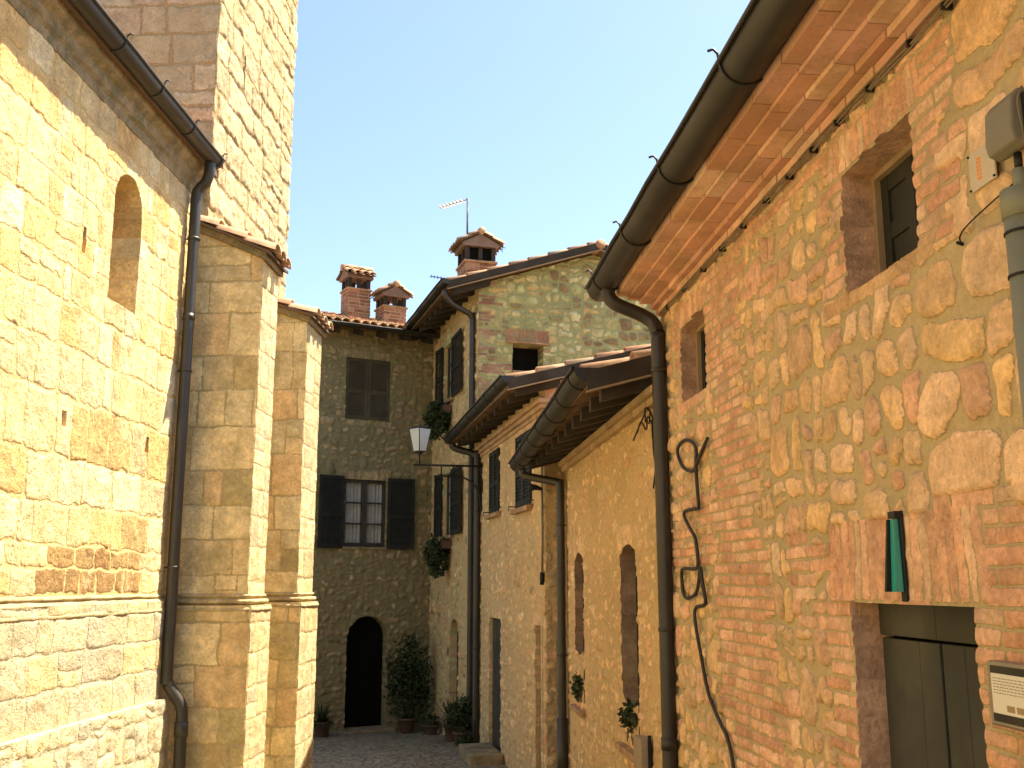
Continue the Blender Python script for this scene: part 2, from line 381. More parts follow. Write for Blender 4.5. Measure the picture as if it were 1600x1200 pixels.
def bricks(rnd, zones, a, b, c, d, pal, bh=.062, bl=.26, own=True, prob=1., gap=.0048, wa=.12, slope=0.):
    out = []; row = 0; z = c
    while z < d:
        u = a - bl + (row % 2) * bl * .5 + rnd.uniform(-.02, .02)
        while u < b:
            l_ = bl * rnd.choice((1, 1, .5, .9)); uc = u + l_ / 2; zc = z + bh / 2
            if any(p - rnd.uniform(-.02, .07) < uc < q + rnd.uniform(-.02, .07) and s - .01 < zc < t for (p, q, s, t) in zones) and rnd.random() < prob:
                out.append(Cell(u, u + l_, z, z + bh, pick(rnd, pal, .14), gap=gap * rnd.uniform(.6, 1.6), r=.008, rot=rnd.uniform(-.015, .015),
                    own=own, wa=wa, off=rnd.uniform(-.2, .25), tx=rnd.uniform(-.02, .02)))
            u += l_
        z += bh; row += 1
    return out
def soldier(rnd, a, b, c, d, pal, bw=.062, fan=0., own=True):
    out = []; u = a; mid = (a + b) / 2
    while u < b - .02:
        w_ = bw * rnd.uniform(.9, 1.1)
        out.append(Cell(u, u + w_, c, d, pick(rnd, pal, .12), gap=.0022, r=.004, rot=0, skew=fan * (u - mid) / (b - a), own=own, wa=.1, off=rnd.uniform(-.1, .1)))
        u += w_
    return out
def op_sdf(U, V, o):
    k, a, b, c, d = o[:5]
    if k == 'rect':
        q = np.maximum(np.abs(U - (a + b) / 2) - (b - a) / 2, np.abs(V - (c + d) / 2) - (d - c) / 2); return q
    if k == 'arch':
        r = (b - a) / 2; m_ = (a + b) / 2; zs = d - r
        up = np.hypot(U - m_, V - zs) - r; lo = np.maximum(np.abs(U - m_) - r, c - V)
        return np.where(V > zs, up, lo)
    if k == 'seg':
        rise = o[5]; h = (b - a) / 2; m_ = (a + b) / 2; rr = (h * h + rise * rise) / (2 * rise); cz = d - rr
        return np.maximum(np.maximum(np.abs(U - m_) - h, c - V), np.hypot(U - m_, V - cz) - rr)
def sheet(fr, u0, u1, z0, z1, res, cells, ops=(), skirt=.3, off=0, relief=.014, wamp=.02, wsc=7, seed=1, ero=0., esc=9,
          round_=.010, ztop=None, rough=.004, edge_rough=0, zfun=None, bend=0., mdepth=0., jamb=None):
    us = np.arange(u0, u1 + res * .5, res); us = u0 + (us - us[0]) * (u1 - u0) / (us[-1] - us[0])
    zs = np.arange(z0, z1 + res * .5, res); zs = z0 + (zs - zs[0]) * (z1 - z0) / (zs[-1] - zs[0])
    for o in ops:
        for arr, vals in ((us, o[1:3]), (zs, (o[3], o[4]) if o[0] == 'rect' else (o[3],))):
            for v in vals:
                i = int(np.argmin(abs(arr - v)))
                if abs(arr[i] - v) < res and 0 < i < len(arr) - 1: arr[i] = v
    U, V = np.meshgrid(us, zs, indexing='ij'); nu, nz = U.shape
    if ztop is not None: V = np.minimum(V, ztop(U))
    for o in ops:
        if o[0] == 'rect': continue
        e = .002
        for _ in range(2):
            g = op_sdf(U, V, o); gu = (op_sdf(U + e, V, o) - g) / e; gv = (op_sdf(U, V + e, o) - g) / e
            sel = (abs(g) < res * .62) & (V > o[3] + res)
            U = np.where(sel, U - g * gu, U); V = np.where(sel, V - g * gv, V)
    WU = U + (vn(U, V, wsc, seed) - .5) * 2 * wamp + (vn(U, V, wsc * 2.7, seed + 5) - .5) * wamp * .8
    WV = V + (vn(U, V, wsc, seed + 1) - .5) * 2 * wamp + (vn(U, V, wsc * 2.7, seed + 6) - .5) * wamp * .8
    D = np.full(U.shape, -.03); T = np.zeros(U.shape + (3,)) + .3; O = np.zeros(U.shape); TK = np.zeros(U.shape, bool)
    cells = [c for c in cells if c.own] + [c for c in cells if not c.own]
    for c in cells:
        pad = wamp * 2 + .02
        i0, i1 = np.searchsorted(us, c.a - pad), np.searchsorted(us, c.b + pad)
        j0, j1 = np.searchsorted(zs, c.c - pad), np.searchsorted(zs, c.d + pad)
        if i1 <= i0 or j1 <= j0: continue
        sl_ = (slice(i0, i1), slice(j0, j1)); uc, vc_ = (c.a + c.b) / 2, (c.c + c.d) / 2
        x = WU[sl_] * c.wa + U[sl_] * (1 - c.wa) - uc; y = WV[sl_] * c.wa + V[sl_] * (1 - c.wa) - vc_
        cr, sr = math.cos(c.rot), math.sin(c.rot); x, y = x * cr + y * sr, -x * sr + y * cr
        x = x + c.skew * y; hw, hh = (c.b - c.a) / 2 - c.gap, (c.d - c.c) / 2 - c.gap
        r = min(c.r, hw * .95, hh * .95); r = max(r, .001)
        qx, qy = abs(x) - hw + r, abs(y) - hh + r
        dd = -(np.hypot(np.maximum(qx, 0), np.maximum(qy, 0)) + np.minimum(np.maximum(qx, qy), 0) - r)
        upd = (dd > D[sl_]) & ~TK[sl_]
        D[sl_] = np.where(upd, dd * (3. if c.own else 1.), D[sl_]); T[sl_] = np.where(upd[..., None], np.array(c.tint), T[sl_])
        O[sl_] = np.where(upd, (-.55 * relief if c.own else 0) + c.off * relief * (.25 if c.own else .5) + c.tx * x + c.tz * y, O[sl_])
        if c.own:
            TK[sl_] |= (U[sl_] > c.a) & (U[sl_] < c.b) & (V[sl_] > c.c) & (V[sl_] < c.d)
    if ero:
        e_ = vn(U, V, esc, seed + 9) * .6 + vn(U, V, esc * 2.3, seed + 10) * .4
        D = D - np.clip(e_ - .5, 0, 1) * ero
    K = 1 - np.exp(-np.maximum(D, 0) / round_)
    H = .003 + K * (relief + O) + (vn(U, V, 14, seed + 2) - .5) * rough * 2 + (vn(U, V, 40, seed + 3) - .5) * rough
    H = H - (1 - K) * mdepth * .0 + bend * (vn(U, V, .8, seed + 4) - .5)
    H = np.maximum(H, .002) + off
    Z = V if zfun is None else V + zfun(U)
    P = fr.o + U[..., None] * fr.d + H[..., None] * fr.n; P[..., 2] = Z
    idx = np.arange(nu * nz).reshape(nu, nz)
    F = np.stack((idx[:-1, :-1], idx[1:, :-1], idx[1:, 1:], idx[:-1, 1:]), -1).reshape(-1, 4)
    cu = (U[:-1, :-1] + U[1:, 1:]) / 2; cv = (V[:-1, :-1] + V[1:, 1:] + V[1:, :-1] + V[:-1, 1:]) / 4
    keep = np.ones(cu.shape, bool)
    for o in ops: keep &= op_sdf(cu, cv, o) > 1e-5
    if ztop is not None: keep &= (V[:-1, 1:] - V[:-1, :-1] + V[1:, 1:] - V[1:, :-1]) > 1e-5
    F = F[keep.ravel()]
    # orientation: outward normal along fr.n
    a, b_, c_ = P.reshape(-1, 3)[F[0, 0]], P.reshape(-1, 3)[F[0, 1]], P.reshape(-1, 3)[F[0, 3]]
    if np.dot(np.cross(fr.d, (0, 0, 1)), fr.n) < 0: F = F[:, ::-1]
    # skirt from boundary edges
    E = np.stack((F, np.roll(F, -1, 1)), -1).reshape(-1, 2); key = np.sort(E, 1); kk = key[:, 0] * (nu * nz) + key[:, 1]
    uq, inv, cnt = np.unique(kk, return_inverse=True, return_counts=True); be = E[cnt[inv] == 1]
    P = P.reshape(-1, 3); D = D.ravel(); T = T.reshape(-1, 3)
    bv, binv = np.unique(be.ravel(), return_inverse=True); be2 = binv.reshape(-1, 2); n0 = len(P); nb = len(bv)
    pu = P[bv]; steps = [0, .35, 1.]; rings = []
    base = pu - fr.n * ((pu - fr.o) @ fr.n)[:, None]
    for s_ in steps:
        rings.append(pu * (1 - s_) + (base + fr.n * (off - skirt)) * s_)
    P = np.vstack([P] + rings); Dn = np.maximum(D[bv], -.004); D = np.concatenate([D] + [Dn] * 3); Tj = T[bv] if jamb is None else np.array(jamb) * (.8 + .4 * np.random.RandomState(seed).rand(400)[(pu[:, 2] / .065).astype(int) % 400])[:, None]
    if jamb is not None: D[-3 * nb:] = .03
    T = np.vstack([T] + [Tj] * 3)
    sk = []
    for s_ in range(2):
        A = n0 + s_ * nb; B = A + nb
        sk.append(np.stack((A + be2[:, 1], A + be2[:, 0], B + be2[:, 0], B + be2[:, 1]), -1))
    F = np.vstack([F] + sk)
    used = np.zeros(len(P), bool); used[F.ravel()] = True; remap = np.cumsum(used) - 1
    return P[used], remap[F], D[used], T[used]
def wall(name, sheets, mat, parent):
    Vs, Fs, Ds, Ts = [], [], [], []; b_ = 0
    for (P, F, D, T) in sheets:
        Vs.append(P); Fs.append(F + b_); Ds.append(D); Ts.append(T); b_ += len(P)
    T = np.vstack(Ts); T = np.hstack((T, np.ones((len(T), 1))))
    me = np_mesh(name, np.vstack(Vs), np.vstack(Fs), {'sd': ('FLOAT', np.concatenate(Ds)), 'tint': ('FLOAT_COLOR', T)})
    if parent is not None and parent.type == 'MESH':
        o = bpy.data.objects.new(name, me); COL.objects.link(o); me.materials.append(mat); o.parent = parent; return o
    return link(name, me, parent, [mat])
# ------------------------------------------------------------------ roof, gutter, pipe, wood pieces
TILE_PAL = [(.50, .25, .13), (.56, .31, .17), (.44, .22, .12), (.58, .38, .22), (.48, .33, .20), (.62, .36, .20)]
def roof(fr, u0, u1, we, ze, pitch, run, parent, seed=1, thick=.09, name='roof', tilew=.19, tilel=.40, pal=TILE_PAL, under=True, mat='tile', seg=6):
    rnd = random.Random(seed); ct, st = math.cos(pitch), math.sin(pitch)
    def q(u, s, h): return fr.p(u, we - s * ct + 0 * h, ze + s * st + h)
    mb = MB()
    L_ = run / ct
    # tiles over a slab
    c = [q(u, s, h) for h in (-thick, -.005) for s in (0, L_) for u in (u0, u1)]
    nrow = int(L_ / tilel) + 1; ncol = max(1, int(round((u1 - u0) / tilew))); tw = (u1 - u0) / ncol
    for i in range(ncol):
        for j in range(nrow):
            s0 = -.04 + j * tilel + rnd.uniform(-.02, .02); s1 = s0 + tilel * 1.15
            if s0 > L_ - .05: continue
            s1 = min(s1, L_ + .02)
            ucn = u0 + tw * (i + .5) + rnd.uniform(-.008, .008); sk = rnd.uniform(-.008, .008)
            t = pick(rnd, pal, .14); vs = []
            for (s_, rr, lift) in ((s0, tw * .50, .030), (s1, tw * .40, .0)):
                for k in range(seg + 1):
                    a = math.pi * k / seg; vs.append(q(ucn + rr * math.cos(a) + (sk if s_ == s1 else -sk), s_, .0 + lift + rr * .80 * math.sin(a)))
            k1 = seg + 1
            for (s_, rr, lift) in ((s0, tw * .50 - .014, .030), (s1, tw * .40 - .014, .0)):
                for k in range(seg + 1):
                    a = math.pi * k / seg; vs.append(q(ucn + rr * math.cos(a) + (sk if s_ == s1 else -sk), s_, .0 + lift + rr * .80 * math.sin(a)))
            fs = [(k, k + 1, k1 + k + 1, k1 + k) for k in range(seg)]
            fs += [(2 * k1 + k + 1, 2 * k1 + k, 3 * k1 + k, 3 * k1 + k + 1) for k in range(seg)]
            fs += [(k + 1, k, 2 * k1 + k, 2 * k1 + k + 1) for k in range(seg)]
            mb.add(vs, fs, t, True)
            # channel tile between covers
            if i < ncol - 1:
                un = ucn + tw / 2; t2 = pick(rnd, pal, .14); t2 = tuple(x * .8 for x in t2)
                mb.add([q(un - tw * .3, s0 - .02, .03), q(un, s0 - .02, .008), q(un + tw * .3, s0 - .02, .03), q(un - tw * .3, s1, .012), q(un, s1, -.004), q(un + tw * .3, s1, .012)],
                       [(0, 1, 4, 3), (1, 2, 5, 4)], t2, True)
    o = mb.build(name, M[mat], parent)
    sb = MB(); sb.hexa(c, (.16, .1, .05)); sb.build('roof_deck', M['board'], o)
    return o
def rafters(fr, us, we, ze, pitch, w_in, parent, wd=.09, ht=.11, gap=.095):
    ct, st = math.cos(pitch), math.sin(pitch)
    for u in us:
        mb = MB(); L_ = (we - w_in) / ct
        c = [fr.p(u + du, we - .06 - s * ct, ze + s * st - gap - .002 - hh) for hh in (ht, 0) for s in (0.02, L_) for du in (0, wd)]
        mb.hexa(c); mb.build('rafter', M['rafter'], parent)
def gutter(fr, u0, u1, wc, z, r, parent, mat='gutter', fall=0., brackets=(), hook=True, seg=14, nseg=10):
    """half round gutter hung along the frame; z is the rim height at u0"""
    mb = MB(); rnd = random.Random(int(abs(u0) * 100)); prof = []
    for k in range(seg + 1):
        a = math.pi + math.pi * k / seg; prof.append((wc + r * math.cos(a), r * math.sin(a)))
    # rolled outer lip (outer = +w is end of list)
    for k in range(7):
        a = math.pi * k / 6 * 1.6; prof.append((wc + r + .011 - .011 * math.cos(a), .011 * math.sin(a)))
    inn = [(wc + (r - .006) * math.cos(math.pi + math.pi * k / seg), (r - .006) * math.sin(math.pi + math.pi * k / seg)) for k in range(seg, -1, -1)]
    prof += inn; k = len(prof); vs = []; fs = []
    for i in range(nseg + 1):
        u = u0 + (u1 - u0) * i / nseg; sag = rnd.uniform(-.003, .003)
        for (w_, zz) in prof: vs.append(fr.p(u, w_ + sag, z + fall * i / nseg + zz + sag))
    for i in range(nseg):
        for a in range(k - 1): fs.append((i * k + a, i * k + a + 1, (i + 1) * k + a + 1, (i + 1) * k + a))
    mb.add(vs, fs, smooth=True)
    for i in (0, nseg):
        u = u0 + (u1 - u0) * i / nseg; zz = z + fall * i / nseg
        for du in (0,):
            c = [fr.p(u, wc + (r + .002) * math.cos(math.pi + math.pi * k_ / seg), zz + (r + .002) * math.sin(math.pi + math.pi * k_ / seg)) for k_ in range(seg + 1)]
            e = (.004 if i else -.004)
            c2 = [fr.p(u + e, wc + (r + .002) * math.cos(math.pi + math.pi * k_ / seg), zz + (r + .002) * math.sin(math.pi + math.pi * k_ / seg)) for k_ in range(seg + 1)]
            m_ = len(c); mb.add(c + c2, [tuple(range(m_)), tuple(range(2 * m_ - 1, m_ - 1, -1))] + [(a, a + 1, m_ + a + 1, m_ + a) for a in range(m_ - 1)])
    o = mb.build('gutter', M[mat], parent)
    for ub in brackets:
        t = (ub - u0) / (u1 - u0); zz = z + fall * t; b_ = MB()
        pts = [fr.p(ub, wc + (r + .006) * math.cos(math.pi + math.pi * q_ / 16), zz + (r + .006) * math.sin(math.pi + math.pi * q_ / 16)) for q_ in range(17)]
        pts = [fr.p(ub, wc - r - .006, zz + .05)] + pts
        if hook: pts += [fr.p(ub, wc + r + .012, zz + .035), fr.p(ub, wc + r + .03, zz + .055), fr.p(ub, wc + r + .055, zz + .045)]
        b_.tube(pts, .0065, 6); b_.build('bracket', M[mat], o)
    return o
def pipe(pts, r, parent, mat='pipe', clamps=(), name='downpipe', soft=5, joints=()):
    mb = MB(); mb.tube(smooth_path(pts, soft), r, 16)
    for (p, rr, h) in joints: mb.tube([np.array(p) - (0, 0, h / 2), np.array(p) + (0, 0, h / 2)], rr, 16)
    o = mb.build(name, M[mat], parent)
    for (p, q_) in clamps:
        c = MB(); c.tube([np.array(p) - (0, 0, .012), np.array(p) + (0, 0, .012)], r + .007, 16); c.tube([p, q_], .007, 6)
        c.build('pipe_clamp', M[mat], o)
    return o
def leaf_shutter(fr, u0, u1, w0, z0, z1, parent, mat='shutter', th=.035, slats=True, name='shutter', rails=(.5,), angle=0, hinge=None):
    """framed shutter leaf; angle swings it about its hinge edge"""
    f = fr; 
    if angle:
        hu = hinge; sgn = 1 if (u0 + u1) / 2 > hu else -1
        f = fr.sub(hu, w0, (math.cos(angle) * sgn, math.sin(angle)), side=1)
        if np.dot(f.n, fr.n) < 0: f.n = -f.n
        ln = abs(u1 - u0); u0, u1, w0 = 0, ln, 0
    mb = MB(); s = .06; a, b_ = u0, u1
    mb.box(f, a, a + s, w0, w0 + th, z0, z1); mb.box(f, b_ - s, b_, w0, w0 + th, z0, z1)
    ys = [0] + list(rails) + [1]; hs = .07
    zr = []
    for y in ys:
        zc = z0 + (z1 - z0 - hs) * y; mb.box(f, a + s, b_ - s, w0 + .002, w0 + th - .002, zc, zc + hs); zr.append(zc)
    for i in range(len(zr) - 1):
        p, q_ = zr[i] + hs, zr[i + 1]
        if slats:
            k = max(2, int((q_ - p) / .045)); dz = (q_ - p) / k
            for j in range(k):
                zc = p + dz * j
                c = [f.p(u, w_, z_) for (z_, w_) in ((zc, w0 + th - .008), (zc + .008, w0 + th - .008)) for u in (a + s, b_ - s) for _ in (0,)]
                c2 = [f.p(u, w0 + .006, z_) for z_ in (zc + dz * .9, zc + dz * .9 + .008) for u in (a + s, b_ - s)]
                mb.add([c[0], c[1], c[2], c[3], c2[0], c2[1], c2[2], c2[3]], [(0, 1, 3, 2), (4, 6, 7, 5), (0, 4, 5, 1), (2, 3, 7, 6), (0, 2, 6, 4), (1, 5, 7, 3)])
        else:
            mb.box(f, a + s, b_ - s, w0 + .008, w0 + th - .012, p, q_)
    return mb.build(name, M[mat], parent)
def foliage(mb, c, rad, n, size, seed, pal, droop=0., shell=.5):
    rnd = random.Random(seed); cl = [(rnd.gauss(0, .45), rnd.gauss(0, .45), rnd.gauss(0, .45)) for _ in range(max(6, n // 45))]
    for _ in range(n):
        k = rnd.choice(cl); d = [k[i] + rnd.gauss(0, .22) for i in range(3)]
        l_ = math.sqrt(sum(x * x for x in d))
        if l_ > 1.15: d = [x / l_ * rnd.uniform(.8, 1.15) for x in d]
        p = np.array([c[i] + d[i] * rad[i] for i in range(3)])
        a = np.array([rnd.gauss(0, 1), rnd.gauss(0, 1), rnd.gauss(-droop, .7)]); a /= np.linalg.norm(a)
        b_ = np.cross(a, [rnd.gauss(0, 1) for _ in range(3)]); b_ /= np.linalg.norm(b_) + 1e-9
        s = size * rnd.uniform(.6, 1.3); nn = np.cross(a, b_)
        mb.add([p, p + a * s * .5 + b_ * s * .32 + nn * s * .06, p + a * s, p + a * s * .5 - b_ * s * .32 + nn * s * .06], [(0, 1, 2, 3)], pick(rnd, pal, .3))
GREEN = [(.040, .058, .018), (.032, .048, .016), (.052, .070, .025), (.040, .050, .018)]
def pot(name_parent, c, r, h):
    mb = MB(); mb.lathe(c, [(0.001, 0), (r * .68, 0), (r * .72, .01), (r * .95, h * .84), (r * 1.08, h * .85), (r * 1.1, h), (r * .96, h), (r * .9, h * .9), (.001, h * .88)], 20)
    mb.build('pot', M['clay'], name_parent)
# ------------------------------------------------------------------ GROUND
def gz(x, y):
    y = np.asarray(y, float)
    z = np.where(y < 4, .0, np.where(y < 14, -.2 * (y - 4) / 10, -.2 - .05 * (y - 14))); z = np.where(y > 22, -.6, z); return z
xs = np.concatenate([[-900, -200, -60, -20, -10], np.arange(-5, 3.01, .12), [6, 12, 30, 80, 250, 900]])
ys = np.concatenate([[-900, -200, -60, -20, -8], np.arange(-4, 22.01, .12), [26, 35, 60, 150, 400, 900]])
X, Y = np.meshgrid(xs, ys, indexing='ij'); Z = gz(X, Y) + (vn(X, Y, 3, 5) - .5) * .03 + (vn(X, Y, .8, 6) - .5) * .05
idx = np.arange(X.size).reshape(X.shape)
Fg = np.stack((idx[:-1, :-1], idx[1:, :-1], idx[1:, 1:], idx[:-1, 1:]), -1).reshape(-1, 4)
o = link('street', np_mesh('street', np.stack((X, Y, Z), -1).reshape(-1, 3), Fg), None, [M['cobble']]); o['kind'] = 'structure'
#@@GROUND_END
# ================================================================== CHURCH (left)
rnd = random.Random(11)
church = thing('church', 'sunlit cream stone church wall with an arched niche and dark eaves gutter', 'church', FL.p(7, 0, 0))
def sp_ch(u, z, t):
    if 2.22 < z < 2.44 and 6.9 < u < 8.5: return pick(rnd, [(.36, .21, .08), (.42, .26, .10)])
    if 2.45 < z < 3.35 and 7.0 < u < 9.0 and rnd.random() < .5: return pick(rnd, [(.70, .47, .18), (.66, .44, .17), (.58, .38, .15)])
    if 3.2 < z < 5.6 and rnd.random() < .05: return pick(rnd, [(.64, .42, .18), (.66, .46, .19)])
    return t
niche = ('arch', 7.6, 8.12, 4.37, 5.46)
ops = [niche, ('rect', 7.05, 7.12, 3.29, 3.40), ('rect', 8.50, 8.56, 3.29, 3.42), ('rect', 7.14, 7.19, 4.58, 4.78)]
cl = []
# dressed stones round the niche
for k in range(5):
    z = 4.33 + k * .175
    for (a, b_) in ((7.6 - rnd.uniform(.14, .26), 7.63), (8.09, 8.12 + rnd.uniform(.14, .28))):
        cl.append(Cell(a, b_, z, z + .175, pick(rnd, PAL_CH), gap=.003, r=.01, own=True, wa=.3))
cl += courses(rnd, 5.1, 9.45, 2.14, 2.47, .155, .17, .20, .42, PAL_CH, gap=.004, special=sp_ch, split=0)
cl += courses(rnd, 5.1, 9.45, 2.47, 3.5, .28, .38, .28, .55, PAL_CH, gap=.0045, special=sp_ch, r=.012, split=.05)
cl += courses(rnd, 5.1, 9.45, 3.5, 5.9, .24, .35, .20, .44, PAL_CH, gap=.006, special=sp_ch, r=.018, wild=.8, split=.06)
s1 = sheet(FL, 5.1, 9.36, 2.1, 5.88, .0092, cl, ops, skirt=.45, relief=.0048, wamp=.018, seed=3, ero=.05, esc=11, rough=.0042, round_=.006)
cl = courses(rnd, 5.1, 9.45, 1.2, 2.1, .2, .3, .3, .7, PAL_LOW, gap=.003, r=.012, split=.1)
s2 = sheet(FL, 5.1, 9.36, 1.2, 2.06, .0105, cl, (), skirt=.1, off=.03, relief=.006, wamp=.012, seed=8, ero=.045, rough=.004)
cl = courses(rnd, 5.0, 9.45, -.2, 1.27, .22, .32, .22, .5, PAL_LOW + PAL_CH[:3], gap=.006, r=.035, wild=1.2, split=.2)
s3 = sheet(FL, 5.1, 9.30, -.15, 1.25, .0125, cl, (), skirt=.2, off=.10, relief=.009, wamp=.025, seed=9, ero=.04, rough=.006, round_=.015, zfun=None)
cl = courses(rnd, -8, 5.1, 0, 5.9, .24, .34, .3, .6, PAL_CH, gap=.006)
s4 = sheet(FL, -8, 5.1, 0, 5.88, .05, cl, (), skirt=.3, seed=12)
wl = wall('wall', [s1, s4], M['church'], church)
s5 = sheet(FL, -8, 5.1, 1.2, 2.06, .05, courses(rnd, -8, 5.2, 1.2, 2.1, .2, .3, .3, .7, PAL_LOW), (), skirt=.1, off=.03, seed=13)
s6 = sheet(FL, -8, 5.1, -.15, 1.25, .05, courses(rnd, -8, 5.2, -.2, 1.27, .22, .32, .22, .5, PAL_LOW, gap=.006), (), skirt=.2, off=.10, seed=14)
wall('plinth_wall', [s2, s3, s5, s6], M['church_low'], church)
mb = MB(); prof = [(-.02, 1.90), (.03, 1.955)]
for (zc, wc_, r_) in ((1.985, .016, .026), (2.055, .008, .022), (2.105, .002, .016)):
    prof += [(wc_ + r_ * math.cos(t), zc + r_ * math.sin(t)) for t in (-1.3, -.7, 0, .7, 1.3)]
prof += [(-.02, 2.15)]
mb.prism(FL, prof, -8, 9.37, (.68, .56, .34), seg=150, smooth=True, jit=.004, rnd=rnd); mb.build('string_course', M['trim'], church)
mb = MB(); mb.prism(FL, [(-.05, 5.80), (.015, 5.83), (.02, 5.90), (.05, 5.93), (.06, 6.00), (.11, 6.04), (.13, 6.12), (-.05, 6.12)], -8, 9.36, seg=90, jit=.006, rnd=rnd)
mb.build('eaves_cornice', M['trim_dark'], church)
mb = MB(); mb.box(FL, 7.5, 8.2, -.47, -.42, 4.2, 5.6); nb_ = mb.build('niche_back', M['trim'], church)
mb = MB(); mb.box(FL, 7.82, 7.90, -.42, -.415, 4.6, 5.3); mb.build('glass_slit', M['glass'], nb_)
mb = MB(); mb.box(FL, 7.6, 8.12, -.42, -.0, 4.30, 4.372); mb.build('niche_sill', M['trim'], church)
roof(FL, 1.0, 9.4, .17, 6.16, R(19), 4.2, church, seed=2)
mb = MB(); mb.box(FL, -8, 9.3, -8, -.5, 0, 5.9); mb.build('rear_wall', M['trim'], church)
g = gutter(FL, -6, 9.20, .20, 6.165, .080, church, 'gutter2', 0, [9.15 - .72 * k for k in range(7)], hook=True, nseg=30)
pipe([FL.p(9.07, .20, 6.09), FL.p(9.07, .20, 6.01), FL.p(9.08, .17, 5.91), FL.p(9.08, .11, 5.84), FL.p(9.08, .085, 5.75), FL.p(9.08, .085, 5.4), FL.p(9.08, .085, 3.2), FL.p(9.08, .09, 1.55),
      FL.p(9.09, .10, 1.38), FL.p(9.10, .17, 1.27), FL.p(9.11, .225, 1.16), FL.p(9.11, .23, .9), FL.p(9.11, .23, 0)], .050, church, 'gutter2',
     [(FL.p(9.08, .085, z), FL.p(9.08, 0, z)) for z in (5.35, 4.1, 2.35)], joints=[(FL.p(9.11, .23, 1.0), .058, .12), (FL.p(9.08, .085, 4.6), .055, .06)])
# ================================================================== BELL TOWER with buttresses
tower = thing('bell_tower', 'tall eroded stone bell tower rising behind the church gutter', 'tower', FL.p(11, -1.4, 0))
tf = FL.sub(9.6, 0, (0, -1), side=-1)
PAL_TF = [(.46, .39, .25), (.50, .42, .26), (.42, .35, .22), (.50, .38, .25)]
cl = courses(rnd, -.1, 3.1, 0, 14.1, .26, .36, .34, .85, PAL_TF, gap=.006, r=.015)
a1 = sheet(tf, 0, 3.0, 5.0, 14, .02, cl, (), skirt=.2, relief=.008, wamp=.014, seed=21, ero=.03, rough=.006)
cl = courses(rnd, 9.5, 12.5, 0, 14.1, .26, .38, .35, .9, PAL_TW, gap=.010, r=.03, wild=.8, off=.9)
a2 = sheet(FL, 9.6, 12.42, 0, 14, .0165, cl, [('rect', 10.42, 10.47, 7.55, 7.95), ('rect', 11.3, 11.34, 9.2, 9.5)], skirt=.2, relief=.015, wamp=.030, seed=22, ero=.06, esc=5, rough=.008, round_=.010)
wall('wall', [a1, a2], M['tower'], tower)
mb = MB(); mb.box(FL, 9.7, 12.3, -2.9, -.12, 0, 13.9); mb.build('rear_wall', M['trim'], tower)
